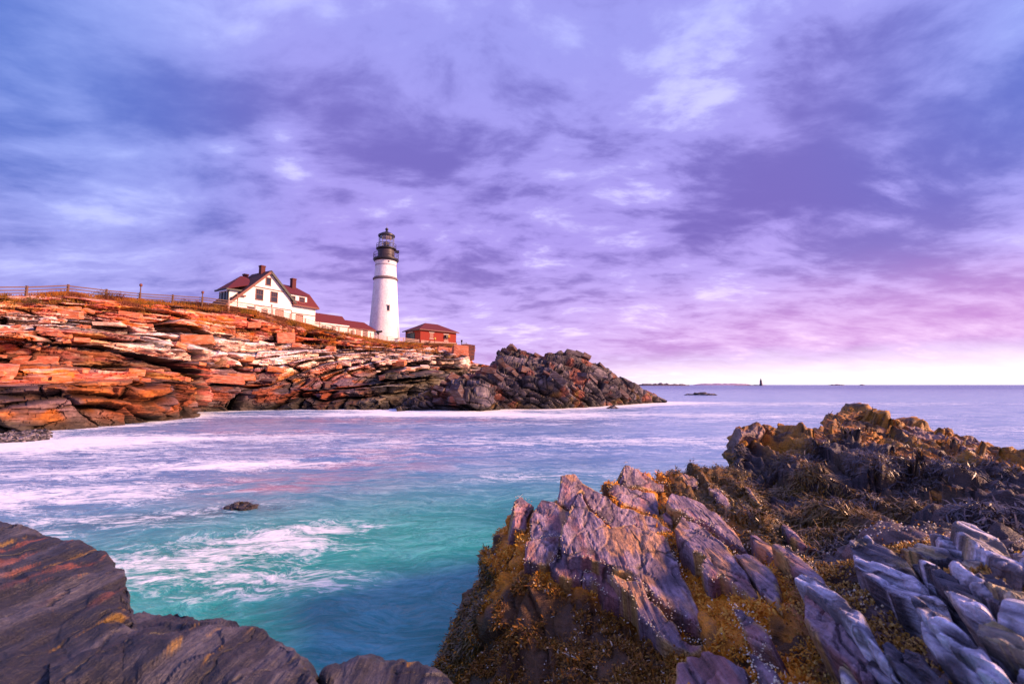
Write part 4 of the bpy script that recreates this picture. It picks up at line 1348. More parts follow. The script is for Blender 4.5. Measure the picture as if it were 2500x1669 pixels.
# ------------------------------------------------------------------ building materials
M_WHITE = plain('white painted clapboard', (.80, .78, .76), .6, .05, 2.0)
M_TRIM = plain('brown trim', (.16, .055, .045), .6, .15, 4.0)
M_TRIMD = plain('dark green-black trim', (.03, .035, .035), .5, .15, 4.0)
M_ROOF = plain('red shingle roof', (.105, .014, .019), .8, .25, 2.5, bump=.5, bdist=.03)
M_ROOFD = plain('dark brown shingle roof', (.062, .020, .022), .8, .25, 2.5, bump=.5, bdist=.03)
M_CHIM = plain('chimney brick', (.085, .016, .018), .8, .3, 6.0)
M_BRICK, t = material('red brick')
tcn = t.n('ShaderNodeTexCoord')
br = t.n('ShaderNodeTexBrick', {'Vector': t.map(tcn.outputs['Object'], rot=(rad(90), 0, 0)), 'Color1': (.30, .022, .010, 1), 'Color2': (.24, .016, .008, 1), 'Mortar': (.20, .035, .022, 1), 'Scale': 1.0,
                                'Mortar Size': .012, 'Brick Width': .22, 'Row Height': .075})
finish(t, br.outputs[0], .85)
M_GLASS, t = material('dark window glass')
finish(t, (.03, .03, .04), .08, spec=.6)
M_IRON = plain('black iron', (.022, .020, .024), .45, .2, 3.0)
M_DRUM = plain('weathered black drum', (.05, .035, .045), .5, .3, 1.5)
M_CONC = plain('pale concrete', (.45, .40, .37), .85, .2, 2.0)
M_WOOD = plain('silhouette dark fence wood', (.13, .07, .05), .8, .3, 5.0)  # silhouette darkness of the left fence put into the wood colour
M_WOODL = plain('pale fence wood', (.50, .34, .28), .8, .2, 5.0)
M_BRASS = plain('brass fitting', (.55, .32, .04), .4, .2, 5.0)
M_YEL = plain('yellow horn mouth', (.75, .38, .04), .5, .2, 5.0)
M_TEAL = plain('weathered green shutter', (.06, .10, .10), .7, .2, 4.0)
M_BOARD = plain('boarded window', (.30, .15, .12), .8, .2, 4.0)
M_PANE, t = material('lantern glass')
mx = t.n('ShaderNodeMixShader', {0: .16, 1: t.n('ShaderNodeBsdfTransparent'), 2: t.n('ShaderNodeBsdfGlossy', {'Roughness': .05})})
t.n('ShaderNodeOutputMaterial', {0: mx})

# whitewashed rubble tower
M_TOWER, t = material('whitewashed stone')
g = t.n('ShaderNodeTexCoord').outputs['Object']
vo = t.n('ShaderNodeTexVoronoi', {'Vector': t.map(g, scale=(1, 1, 1.9)), 'Scale': 1.35}, feature='DISTANCE_TO_EDGE')
jn = t.smooth(vo.outputs['Distance'], .0, .10)
nz = t.noise(g, 1.6, 5, .6)
bc = t.mix(t.smooth(nz, .35, .75), (.84, .82, .82), (.70, .65, .66))
bc = t.mix(t.m('MULTIPLY', t.m('SUBTRACT', 1.0, jn), .16), bc, (.45, .38, .40))
finish(t, bc, .7, t.m('ADD', jn, t.m('MULTIPLY', nz, .8)), .06, .55)


def window(parent, x0, x1, z0, z1, y, fr=.14, glass=M_GLASS, trim=M_TRIM, muntin=True):
    """a window in a wall facing local -y: glass pane with trim and sash bars as sub-parts"""
    w_ = MB().box(x0, x1, y - .03, y + .02, z0, z1).build('window', glass, parent)
    MB().box(x0 - fr, x0, y - .09, y + .02, z0 - fr * .5, z1 + fr).build('window_jamb', trim, w_)
    MB().box(x1, x1 + fr, y - .09, y + .02, z0 - fr * .5, z1 + fr).build('window_jamb', trim, w_)
    MB().box(x0, x1, y - .10, y + .02, z1, z1 + fr).build('window_head', trim, w_)
    MB().box(x0 - fr * 1.2, x1 + fr * 1.2, y - .16, y + .02, z0 - fr, z0).build('window_sill', trim, w_)
    if muntin:
        zm = (z0 + z1) / 2
        MB().box(x0, x1, y - .06, y + .01, zm - .04, zm + .04).build('sash_bar', trim, w_)
        for k_ in (1, 2):
            xm = x0 + (x1 - x0) * k_ / 3
            MB().box(xm - .02, xm + .02, y - .05, y + .01, zm + .04, z1).build('sash_bar', trim, w_)
    return w_


# ------------------------------------------------------------------ keeper's house
P0 = atD(556, 745, 80)
house = empty('keepers_house', (P0[0], P0[1], 15.0), rad(60))
prop(house, 'white gabled keepers house with dark red roofs on the clifftop', 'house')
w = MB()
prof = [(.35, -2.5), (12.35, -2.5), (12.35, 4.95), (7.44, 9.72), (.35, 2.85)]
w.hexa([(x, 0, z) for x, z in prof], [(x, 5.5, z) for x, z in prof])
w.build('front_gable_wall', M_WHITE, house)
MB().box(12.355, 17.9, .25, 11, -2.5, 4.2).build('wing_wall', M_WHITE, house)
MB().box(4.6, 12.3, 5.505, 11, -2.5, 4.2).build('rear_wall', M_WHITE, house)
MB().box(.55, 4.55, .95, 4.2, 2.0, 5.05).build('side_bay_wall', M_WHITE, house)
# gable roof
ridge = 9.98
s_ = .97


def zr(x): return ridge - s_ * abs(x - 7.44)


r_ = MB().slab([(7.44, -.55, ridge), (7.44, 6.0, ridge), (-1.35, 6.0, zr(-1.35)), (-1.35, -.55, zr(-1.35))], .24)
r_.slab([(7.44, -.55, ridge), (7.44, 6.0, ridge), (13.0, 6.0, zr(13.0)), (13.0, -.55, zr(13.0))], .24)
gr_ = r_.build('gable_roof', M_ROOFD, house)
for xe in (-1.35, 13.0):
    MB().slab([(7.44, -.62, ridge - .02), (7.44, -.56, ridge - .02), (xe, -.56, zr(xe) - .02), (xe, -.62, zr(xe) - .02)], .42).build('rake_board', M_TRIM if xe < 0 else M_TRIMD, gr_)
    MB().slab([(7.44, -.54, ridge - .26), (7.44, .0, ridge - .26), (xe, .0, zr(xe) - .26), (xe, -.54, zr(xe) - .26)], .05).build('soffit', M_TRIM if xe < 0 else M_TRIMD, gr_)
# main roof
mr = MB()
A_, B_ = (5, 5.5, 9.1), (16.4, 5.5, 9.15)
mr.slab([A_, (.0, .55, 5.25), (.0, 4.4, 5.25)], .14)
mr.slab([A_, (5, 1, 7.0), (.0, .55, 5.25)], .14)
mr.slab([(5, 1, 7.0), (17.0, 1, 7.0), B_, A_], .14)
mr.slab([A_, B_, (17.0, 10, 7.0), (5, 10, 7.0)], .14)
mr.slab([A_, (5, 10, 7.0), (0, 4.4, 5.25)], .14)
mr.slab([(17, 1, 7.0), (17, 10, 7.0), B_], .14)
mr.slab([(12.4, -.4, 4.2), (18.5, -.4, 4.2), (17, 1, 7.0), (12.4, 1, 7.0)], .14)
mr.slab([(18.5, -.4, 4.2), (18.5, 11.4, 4.2), (17, 10, 7.0), (17, 1, 7.0)], .14)
mr.slab([(18.5, 11.4, 4.2), (4.6, 11.4, 4.2), (5, 10, 7.0), (17, 10, 7.0)], .14)
main_roof = mr.build('main_roof', M_ROOF, house)
MB().box(12.4, 18.45, -.46, -.38, 3.92, 4.22).build('eave_board', M_TRIM, main_roof)
MB().box(18.42, 18.5, -.38, 11.3, 3.92, 4.2).build('eave_board', M_TRIM, main_roof)
for q in ([(-.1, .5, 5.1), (-.1, 4.4, 5.1)], [(-.1, .5, 5.1), (3.6, .5, 5.25)]):
    MB().bar(q[0], q[1], .18, .30).build('eave_board', M_TRIMD, main_roof)
# dormer on the wing
dm = MB().box(11.5, 15.75, .05, 3.0, 4.65, 6.35).build('dormer', M_WHITE, house)
MB().slab([(11.2, -.3, 6.36), (16.05, -.3, 6.36), (16.05, 3.4, 8.2), (11.2, 3.4, 8.2)], .16).build('dormer_roof', M_ROOF, dm)
window(house, 12.1, 12.95, 4.85, 5.8, .04, .13)
window(house, 14.05, 15.1, 4.85, 5.85, .04, .13)
# facade windows
window(house, 4.98, 6.2, 4.05, 5.9, -.01)
window(house, 7.9, 9.1, 4.05, 5.9, -.01)
window(house, 6.8, 7.6, 7.15, 8.45, -.01, muntin=False)
window(house, 3.55, 4.7, .75, 2.4, -.01)
window(house, 6.3, 7.2, .3, 2.3, -.01)
window(house, 9.05, 10.5, -.2, 2.55, -.01, glass=M_BOARD)
window(house, 13.6, 15.0, -.3, 2.2, .24, glass=M_BOARD)
for (x0, x1, y, z) in ((.5, 12.36, -.07, 2.82), (12.37, 17.95, .18, 2.42), (4.0, 10.4, -.12, 6.28)):
    MB().box(x0, x1, y, y + .12, z, z + .16).build('belt_board', M_TRIM, house)
for x in (12.28, 17.80):
    MB().box(x, x + .14, -.06 if x < 13 else .19, .3, -2.5, 2.8 if x < 13 else 4.0).build('corner_board', M_TRIM if x < 13 else M_WHITE, house)
MB().tube((1.65, -.1, -1), (1.65, -.1, 4.1), .05).build('downpipe', M_TRIM, house)
MB().box(1.2, 2.9, -.5, -.02, 4.05, 4.3).build('bracket', M_TRIM, house)
MB().box(12.2, 13.2, -.6, -.02, 4.4, 4.6).build('bracket', M_TRIM, house)
# bay windows on the left side (facing local -x)
for y in (1.25, 2.2, 3.2):
    wn_ = MB().box(.50, .56, y, y + .6, 3.0, 4.7).build('side_window', M_GLASS, house)
    for yy in (y - .12, y + .6):
        MB().box(.46, .56, yy, yy + .12, 2.9, 4.85).build('window_jamb', M_TRIMD, wn_)
MB().box(.46, .60, .88, 1.02, 2.0, 5.0).build('corner_board', M_TRIMD, house)
MB().box(4.2, 4.66, .90, .96, 2.0, 5.0).build('corner_board', M_WHITE, house)
for (x, y, z0, z1, wd) in ((6.3, 6.2, 8.2, 9.75, .75), (7.25, 2.3, 9.0, 11.15, .82), (15.1, 4.0, 8.0, 10.4, .85)):
    ch = MB().box(x - wd / 2, x + wd / 2, y - wd / 2, y + wd / 2, z0, z1).build('chimney', M_CHIM, house)
    MB().box(x - wd / 2 - .06, x + wd / 2 + .06, y - wd / 2 - .06, y + wd / 2 + .06, z1 - .22, z1 + .05).build('chimney_cap', M_CHIM, ch)
# low porch at the left end
MB().slab([(-1.6, .3, 1.4), (1.0, .3, 2.4), (1.0, 3, 2.4), (-1.6, 3, 1.4)], .15).build('porch_roof', M_ROOFD, house)
for y in (.5, 2.7):
    MB().box(-1.5, -1.35, y, y + .15, -1.8, 1.05).build('porch_post', M_WHITE, house)

# ------------------------------------------------------------------ passage buildings between house and tower
PA = atD(770, 783, 98)
RZ = rad(55)
sa = empty('store_building', (PA[0], PA[1], 16.6), RZ)
prop(sa, 'long low white building with red gable roof between house and tower', 'building')
MB().box(-1.2, 8.3, .3, 5.5, -3.2, .15).build('wall', M_WHITE, sa)
MB().hexa([(8.05, .3, .15), (8.05, 5.5, .15), (8.05, 2.9, 2.3)], [(8.3, .3, .15), (8.3, 5.5, .15), (8.3, 2.9, 2.3)]).build('gable_wall', M_WHITE, sa)
rf = MB().slab([(-1.4, 0, .05), (8.55, 0, .05), (8.55, 2.9, 2.5), (-1.4, 2.9, 2.5)], .16)
rf.slab([(-1.4, 2.9, 2.5), (8.55, 2.9, 2.5), (8.55, 5.8, .05), (-1.4, 5.8, .05)], .16)
rfo = rf.build('roof', M_ROOF, sa)
MB().box(-1.4, 8.5, -.06, .0, -.22, .02).build('eave_board', M_WHITE, rfo)
window(sa, 1.7, 2.7, -1.6, -.45, .29, trim=M_WHITE)
window(sa, 4.1, 5.1, -1.6, -.45, .29, trim=M_WHITE)
sb = empty('passage_building', (PA[0] + math.sin(rad(35)) * 8.7, PA[1] + math.cos(rad(35)) * 8.7, 16.3), RZ)
prop(sb, 'short white passage with red roof joined to the tower foot', 'building')
MB().box(0, 7.0, .3, 4.6, -3.2, .1).build('wall', M_WHITE, sb)
rf = MB().slab([(-.15, 0, .0), (7.6, 0, .0), (5.7, 2.4, 1.95), (-.15, 2.4, 1.95)], .14)
rf.slab([(-.15, 2.4, 1.95), (5.7, 2.4, 1.95), (7.6, 4.8, 0), (-.15, 4.8, 0)], .14)
rf.slab([(7.6, 0, .0), (7.6, 4.8, .0), (5.7, 2.4, 1.95)], .14)
rfo = rf.build('roof', M_ROOF, sb)
MB().box(-.1, 7.5, -.06, .0, -.2, -.02).build('eave_board', M_TRIM, rfo)
window(sb, .6, 1.4, -1.5, -.6, .29, .08, trim=M_TRIM)
window(sb, 2.0, 3.1, -2.8, -.35, .29, .10, glass=M_BOARD, muntin=False)
window(sb, 3.95, 5.1, -2.0, -.4, .29, .10)

# ------------------------------------------------------------------ lighthouse
LD = 115.0
LB = atD(937, 838, LD)
MPP = LD / F


def lz(y): return float(atD(945, y, LD)[2] - LB[2])


def ring_rail(r, z, n, parent):
    """one round handrail: a torus of square section"""
    m_ = MB()
    m_.V = [((r + a) * math.cos(2 * math.pi * i / n), (r + a) * math.sin(2 * math.pi * i / n), z + b) for i in range(n) for a, b in ((-.035, -.035), (.035, -.035), (.035, .035), (-.035, .035))]
    m_.Fc = [[i * 4 + j, ((i + 1) % n) * 4 + j, ((i + 1) % n) * 4 + (j + 1) % 4, i * 4 + (j + 1) % 4] for i in range(n) for j in range(4)]
    return m_.build('handrail', M_IRON, parent)


light = empty('lighthouse', (LB[0] - .0, LB[1], LB[2]))
prop(light, 'tall white stone lighthouse tower with black lantern room', 'lighthouse')
rb = 38.8 * MPP; rt = 25.6 * MPP
z_belt = lz(683); z_top = lz(640)
tw = [(rb * 1.02, -3.0)]
for k_ in range(25):
    f_ = k_ / 24
    tw.append((rb + (27.6 * MPP - rb) * (f_ ** .88), f_ * z_belt))
tower = MB().lathe(tw, 72).build('tower', M_TOWER, light, True)
MB().lathe([(28.2 * MPP, z_belt - .25), (30.3 * MPP, z_belt - .05), (30.3 * MPP, z_belt + .22), (27.6 * MPP, z_belt + .5)], 64).build('stone_belt', plain('weathered belt', (.16, .13, .14), .8, .3, 2.0), light, True)
MB().lathe([(27.2 * MPP, z_belt + .3), (25.2 * MPP, lz(650))], 64).build('upper_tower', M_TOWER, light, True)
MB().lathe([(25.9 * MPP, lz(651)), (25.9 * MPP, lz(648.5)), (25.0 * MPP, lz(648))], 64).build('moulding', plain('grey moulding', (.40, .34, .36), .8), light, True)
MB().lathe([(25.0 * MPP, lz(649)), (25.2 * MPP, lz(643)), (27.5 * MPP, lz(638.5))], 64).build('tower_neck', M_TOWER, light, True)
g1 = MB().lathe([(27.4 * MPP, lz(640)), (30.8 * MPP, lz(636.5)), (31.2 * MPP, lz(634)), (30.8 * MPP, lz(633))], 64).build('main_gallery', M_IRON, light, True)
zg = lz(633)
n_post = 24
for zz_ in (1.35, .7):
    ring_rail(30 * MPP, zg + zz_, 48, g1)
for k_ in range(n_post):
    a0 = 2 * math.pi * k_ / n_post
    x, y = 30 * MPP * math.cos(a0), 30 * MPP * math.sin(a0)
    MB().tube((x, y, zg), (x, y, zg + 1.38), .035, n=5).build('baluster', M_IRON, g1)
MB().lathe([(20.0 * MPP, zg), (20.0 * MPP, lz(609.5))], 24).build('watch_room', M_DRUM, light, True)
zu = lz(607.5)
g2 = MB().lathe([(20.0 * MPP, lz(611.5)), (24.5 * MPP, lz(609.5)), (24.8 * MPP, zu), (24.0 * MPP, zu)], 64).build('lantern_gallery', M_IRON, light, True)
for zz_ in (1.1, .55):
    ring_rail(23.8 * MPP, zu + zz_, 40, g2)
for k_ in range(14):
    a0 = 2 * math.pi * k_ / 14
    x, y = 23.8 * MPP * math.cos(a0), 23.8 * MPP * math.sin(a0)
    MB().tube((x, y, zu), (x, y, zu + 1.12), .035, n=5).build('baluster', M_IRON, g2)
zs0, zs1 = lz(606), lz(578)
RP = 18.2 * MPP
NPN = 12
for k_ in range(NPN):
    a0, a1 = 2 * math.pi * (k_ + .5) / NPN, 2 * math.pi * (k_ + 1.5) / NPN
    p0 = (RP * math.cos(a0), RP * math.sin(a0)); p1 = (RP * math.cos(a1), RP * math.sin(a1))
    pn = MB().poly([(p0[0], p0[1], zs0 + .1), (p1[0], p1[1], zs0 + .1), (p1[0], p1[1], zs1), (p0[0], p0[1], zs1)]).build('lantern_pane', M_PANE, light)
    MB().tube((p0[0], p0[1], zs0), (p0[0], p0[1], zs1), .055, n=6).build('glazing_bar', M_IRON, pn)
    for f_ in (.36, .70):
        zb = zs0 + (zs1 - zs0) * f_
        MB().tube((p0[0], p0[1], zb), (p1[0], p1[1], zb), .035, n=5).build('glazing_bar', M_IRON, pn)
MB().lathe([(19.0 * MPP, zs0 - .15), (19.0 * MPP, zs0 + .12)], 24).build('lantern_sill', M_IRON, light)
# what hangs inside: dark blind and the optic on its stand
MB().lathe([(.35, zs0), (.35, zs0 + .7), (.75, zs0 + .75), (.8, zs0 + 1.55), (.5, zs0 + 1.7)], 16).build('optic', M_IRON, light)
MB().box(-.9, .9, -1.05, -.9, zs0 + .75, zs0 + .9).build('optic_stand', M_BRASS, light)
MB().box(-.2, 1.0, -1.0, -.9, zs0 + 1.2, zs0 + 1.35).build('optic_stand', M_BRASS, light)
bl = MB()
for k_ in range(8):
    a0, a1 = rad(-115 + k_ * 11), rad(-115 + (k_ + 1) * 11)
    bl.poly([(RP * .93 * math.cos(a0), RP * .93 * math.sin(a0), zs0 + 1.85), (RP * .93 * math.cos(a1), RP * .93 * math.sin(a1), zs0 + 1.85),
             (RP * .93 * math.cos(a1), RP * .93 * math.sin(a1), zs1), (RP * .93 * math.cos(a0), RP * .93 * math.sin(a0), zs1)])
bl.build('blind', plain('brown blind', (.16, .10, .05), .8), light)
MB().lathe([(20.0 * MPP, lz(578.5)), (20.6 * MPP, lz(577)), (20.4 * MPP, lz(574.5)), (12 * MPP, lz(569.5)), (5 * MPP, lz(566.5)), (3 * MPP, lz(564.5))], 32).build('lantern_roof', M_IRON, light, True)
bz = lz(560); br_ = 3.7 * MPP
MB().lathe([(.12, bz - br_ * 1.25)] + [(br_ * math.sin(math.pi * k_ / 10) + .02, bz - br_ * math.cos(math.pi * k_ / 10)) for k_ in range(1, 10)] + [(.05, bz + br_)], 20).build('vent_ball', M_IRON, light, True)
MB().tube((0, 0, bz + br_ * .8), (0, 0, lz(543)), .05, .015, 6).build('lightning_rod', M_IRON, light)
# tower window, porthole, fog light on the gallery
va = math.atan2(-LB[1], -LB[0]) + rad(15)


def on_tower(name, z, r, wd, ht, mat, dp=.16, ang=va):
    e_ = MB().box(-wd / 2, wd / 2, -dp, dp, -ht / 2, ht / 2).build(name, mat, light)
    e_.location = (r * math.cos(ang), r * math.sin(ang), z)
    e_.rotation_euler = (0, 0, ang + math.pi / 2)
    return e_


rw = float(np.interp(lz(756), [q[1] for q in tw], [q[0] for q in tw]))
tw_w = on_tower('tower_window', lz(756), rw - .10, .62, 1.35, M_GLASS)
on_tower('window_lintel', lz(749) + .0, rw - .10, .85, .16, M_CONC, .19)
on_tower('window_sill', lz(763.5), rw - .08, .85, .12, M_CONC, .19)
on_tower('porthole', lz(643.5), 24.9 * MPP, .34, .34, M_GLASS, .12)
on_tower('gallery_lamp', lz(613), 26.5 * MPP, .7, .6, M_IRON, .5, math.atan2(-LB[1], -LB[0]) + rad(88))
# striped corner conduit running up the right flank
MB().tube((rb * 1.02 * math.cos(rad(-10)), rb * 1.02 * math.sin(rad(-10)), -1.0), ((rb - .55) * math.cos(rad(-10)), (rb - .55) * math.sin(rad(-10)), lz(797)), .42, .30, 10).build('stair_pipe', plain('pale violet pipe', (.50, .42, .50), .6), light)

# ------------------------------------------------------------------ red brick fog signal house
PR = atD(1026, 836, 116)
fog = empty('fog_signal_house', (PR[0], PR[1], 13.5), rad(44))
prop(fog, 'small red brick building with hipped roof at the cliff edge', 'building')
Lx, Ly = 11.4, 7.3
MB().box(-.12, Lx + .12, -.12, Ly + .12, -2.2, .32).build('foundation', M_CONC, fog)
MB().box(0, Lx, 0, Ly, .32, 3.8).build('brick_wall', M_BRICK, fog)
o_ = .6
rf = MB()
E0, E1, E2, E3 = (-o_, -o_, 3.75), (Lx + o_, -o_, 3.75), (Lx + o_, Ly + o_, 3.75), (-o_, Ly + o_, 3.75)
R0, R1 = (3.7, Ly / 2, 6.0), (7.7, Ly / 2, 6.0)
for q in ([E0, E1, R1, R0], [E1, E2, R1], [E2, E3, R0, R1], [E3, E0, R0]):
    rf.slab(q, .12)
hr = rf.build('hip_roof', M_ROOF, fog)
MB().box(-o_, Lx + o_, -o_ - .04, -o_ + .04, 3.5, 3.74).build('eave_board', M_TRIM, hr)
MB().box(-o_ - .04, -o_ + .04, -o_ + .05, Ly + o_, 3.5, 3.74).build('eave_board', M_TRIMD, hr)
w1 = MB().box(2.85, 3.95, -.03, .05, 1.55, 3.0).build('boarded_window', M_BOARD, fog)
MB().box(2.6, 4.2, -.08, .04, 3.0, 3.22).build('window_lintel', M_CONC, w1)
MB().box(2.7, 4.1, -.10, .04, 1.38, 1.55).build('window_sill', M_CONC, w1)
w2 = MB().box(7.4, 8.7, -.03, .05, 1.2, 2.9).build('boarded_window', M_BOARD, fog)
MB().box(7.15, 8.95, -.08, .04, 2.9, 3.10).build('window_lintel', M_CONC, w2)
MB().box(7.3, 8.8, -.10, .04, 1.02, 1.2).build('window_sill', M_CONC, w2)
hb = MB().box(7.55, 8.2, -.7, -.04, 2.0, 2.75).build('fog_horn', M_IRON, fog)
MB().hexa([(8.2, -.5, 2.25), (8.2, -.2, 2.25), (8.2, -.2, 2.6), (8.2, -.5, 2.6)], [(8.75, -.85, 2.0), (8.75, .0, 2.0), (8.75, .0, 2.85), (8.75, -.85, 2.85)]).build('horn_mouth', M_YEL, hb)
dr = MB().box(-.05, .06, 2.6, 6.7, .33, 3.05).build('doorway', M_IRON, fog)
MB().box(-.10, -.02, 2.7, 4.6, .35, 3.0).build('shutter', M_TEAL, dr)
MB().box(-.5, -.02, 2.9, 5.3, 3.12, 3.24).build('awning', M_CONC, dr)

# white paling round the brick building
def world_on(o, x, y, z):
    a_ = o.rotation_euler.z
    return Vector((o.location.x + x * math.cos(a_) - y * math.sin(a_), o.location.y + x * math.sin(a_) + y * math.cos(a_), o.location.z + z))


pal = empty('paling_fence', (PR[0], PR[1], 13.5), rad(44))
prop(pal, 'low pale picket paling along the front of the brick building', 'fence')
pk = MB().box(0, .17, -.62, -.58, -.15, .85).mesh('picket')
pk.materials.append(M_WOODL)
for k_ in range(46):
    o = add('picket', pk, None, pal)
    o.location = (-.1 + k_ * .25, 0, random.uniform(-.02, .02))
for z in (.05, .6):
    MB().box(-.1, 11.5, -.575, -.52, z, z + .1).build('rail', M_WOODL, pal)

# ------------------------------------------------------------------ rail fence on the clifftop
FENCE = [(-150, 727, 45.5), (-40, 725, 48.5), (63, 723, 51.5), (165, 718, 55), (258, 728, 59), (341, 735, 63), (421, 739, 66), (493, 743, 69), (558, 750, 72), (622, 760, 76), (665, 770, 79), (708, 781, 82), (745, 792, 85),
         (780, 802, 88), (827, 811, 92), (862, 815, 95), (904, 825, 99), (945, 834, 103), (985, 836, 107), (1022, 840, 110.5)]
fen = empty('rail_fence', tuple(atD(63, 723, 51.5)))
prop(fen, 'weathered three rail wooden fence along the clifftop', 'fence')
fl = Vector(fen.location)
tops = []
for k_, (px, py, D) in enumerate(FENCE):
    p = Vector(atD(px, py, D)) - fl
    hh = 1.12
    mt = M_WOOD if px < 530 else M_WOODL
    tl = random.uniform(-.04, .04)
    MB().hexa([p + Vector((-.11, -.11, -.8)), p + Vector((.11, -.11, -.8)), p + Vector((.11, .11, -.8)), p + Vector((-.11, .11, -.8))],
              [p + Vector((-.09 + tl, -.09, hh + .1)), p + Vector((.09 + tl, -.09, hh + .1)), p + Vector((.09 + tl, .09, hh + .1)), p + Vector((-.09 + tl, .09, hh + .1))]).build('post', mt, fen)
    tops.append(p)
for k_, (a, b) in enumerate(zip(tops[:-1], tops[1:])):
    mt = M_WOOD if FENCE[k_][0] < 500 else M_WOODL
    for z in (.32, .68, 1.04):
        j1, j2 = random.uniform(-.03, .03), random.uniform(-.03, .03)
        MB().bar(a + Vector((0, -.1, z + j1)), b + Vector((0, -.1, z + j2)), .07, .13).build('rail', mt, fen)
# short pipe railing at the cliff corner
pr_ = empty('pipe_railing', tuple(atD(1114, 842, 117)))
prop(pr_, 'thin pipe railing at the cliff corner right of the brick building', 'railing')
a0 = Vector(pr_.location)
ends = [Vector(atD(1114, 845, 117)) - a0, Vector(atD(1127, 846, 117)) - a0, Vector(atD(1139, 846, 117)) - a0]
for e_ in ends:
    MB().tube(e_ + Vector((0, 0, -.6)), e_ + Vector((0, 0, 1.1)), .05, n=6).build('post', M_IRON, pr_)
for z in (.45, 1.05):
    for a, b in zip(ends[:-1], ends[1:]):
        MB().tube(a + Vector((0, 0, z)), b + Vector((0, 0, z)), .035, n=6).build('rail', M_IRON, pr_)


# ------------------------------------------------------------------ posts, viewer, boxes
def lamp_post(px, py, D, hh, label, mat=M_WOOD, head=M_TRIM):
    p = atD(px, py, D)
    e_ = empty('lamp_post', tuple(p))
    prop(e_, label, 'lamp post', 'lamp posts along the clifftop')
    MB().tube((0, 0, -.6), (0, 0, hh - .3), .085, .065, 8).build('pole', mat, e_)
    MB().lathe([(.07, hh - .34), (.17, hh - .26), (.19, hh - .02), (.13, hh + .04), (.04, hh + .1)], 12).build('lamp_head', head, e_, True)
    return e_


lamp_post(341, 736, 62.6, 2.45, 'tallest clifftop lamp post, between fence posts at the left')
lamp_post(493, 744, 68.6, 2.05, 'thin clifftop lamp post just left of the white house')
lamp_post(662, 772, 78.4, 2.05, 'pale lamp post in front of the white house gable', M_WOODL, M_WOODL)
lp = atD(1061.5, 844, 113.5)
yl = empty('yellow_lamp', tuple(lp)); prop(yl, 'yellow globe lamp on a pole before the brick building', 'lamp')
MB().tube((0, 0, -.5), (0, 0, 1.5), .06, n=8).build('pole', M_IRON, yl)
MB().lathe([(.05, 1.45), (.24, 1.6), (.28, 1.85), (.2, 2.05), (.05, 2.12)], 14).build('globe', M_YEL, yl, True)
bp_ = empty('funnel_post', tuple(atD(1127, 847, 116.5))); prop(bp_, 'black post with a funnel shaped head at the cliff corner', 'post')
MB().tube((0, 0, -.8), (0, 0, 1.4), .11, n=8).build('pole', M_IRON, bp_)
MB().lathe([(.1, 1.2), (.24, 1.55), (.26, 1.8), (.2, 1.82)], 12).build('funnel', M_IRON, bp_, True)
vw = empty('coin_viewer', tuple(atD(923, 829, 100))); prop(vw, 'black coin operated viewer on a stand by the fence below the tower', 'viewer')
MB().tube((0, 0, -.5), (0, 0, 1.5), .07, n=8).build('stand', M_IRON, vw)
MB().lathe([(.08, 1.1), (.3, 1.35), (.3, 1.5)], 12).build('yoke', M_IRON, vw)
MB().tube((-.35, 0, 1.75), (.55, -.1, 1.78), .26, .22, 12).build('viewer_body', M_IRON, vw)
MB().tube((.45, -.1, 1.82), (.9, -.15, 1.86), .17, .22, 12).build('viewer_lens', M_IRON, vw)
MB().tube((-.6, 0, 1.72), (-.35, 0, 1.75), .14, .18, 10).build('eyepiece', M_IRON, vw)
ut = empty('utility_box', tuple(atD(921, 838, 99.5)), rad(30)); prop(ut, 'flat reddish wooden box in the grass below the viewer', 'box')
MB().box(-1.0, 1.0, -.4, .4, -.4, .35).build('box_body', plain('reddish box', (.30, .16, .12), .8), ut)
MB().slab([(-1.1, -.5, .36), (1.1, -.5, .36), (1.1, .5, .55), (-1.1, .5, .55)], .08).build('box_lid', plain('box lid', (.40, .22, .16), .8), ut)
wb = empty('white_box', tuple(atD(968, 836, 104))); prop(wb, 'small white box with dark lid at the tower foot', 'box')
MB().box(-.4, .4, -.3, .3, -.3, .75).build('box_body', M_WHITE, wb)
MB().box(-.46, .46, -.36, .36, .76, .9).build('box_lid', M_TRIM, wb)

# ------------------------------------------------------------------ loose blocks on the headland and the outcrop
def hull(seed, sx, sy, sz):
    rr = random.Random(seed)
    bm = bmesh.new()
    for a in (-1, 1):
        for b in (-1, 1):
            for c0 in (-1, 1):
                j = lambda q: q * rr.uniform(.72, 1.0)
                bm.verts.new((j(a) * sx, j(b) * sy, j(c0) * sz))
    for _ in range(6):
        v_ = Vector((rr.gauss(0, 1), rr.gauss(0, 1), rr.gauss(0, 1))).normalized()
        bm.verts.new((v_.x * sx * 1.12, v_.y * sy * 1.12, v_.z * sz * 1.12))
    res = bmesh.ops.convex_hull(bm, input=bm.verts)
    bmesh.ops.delete(bm, geom=[g_ for g_ in res['geom_interior'] if isinstance(g_, bmesh.types.BMVert)], context='VERTS')
    me = bpy.data.meshes.new('rock_block')
    bm.to_mesh(me)
    bm.free()
    return me


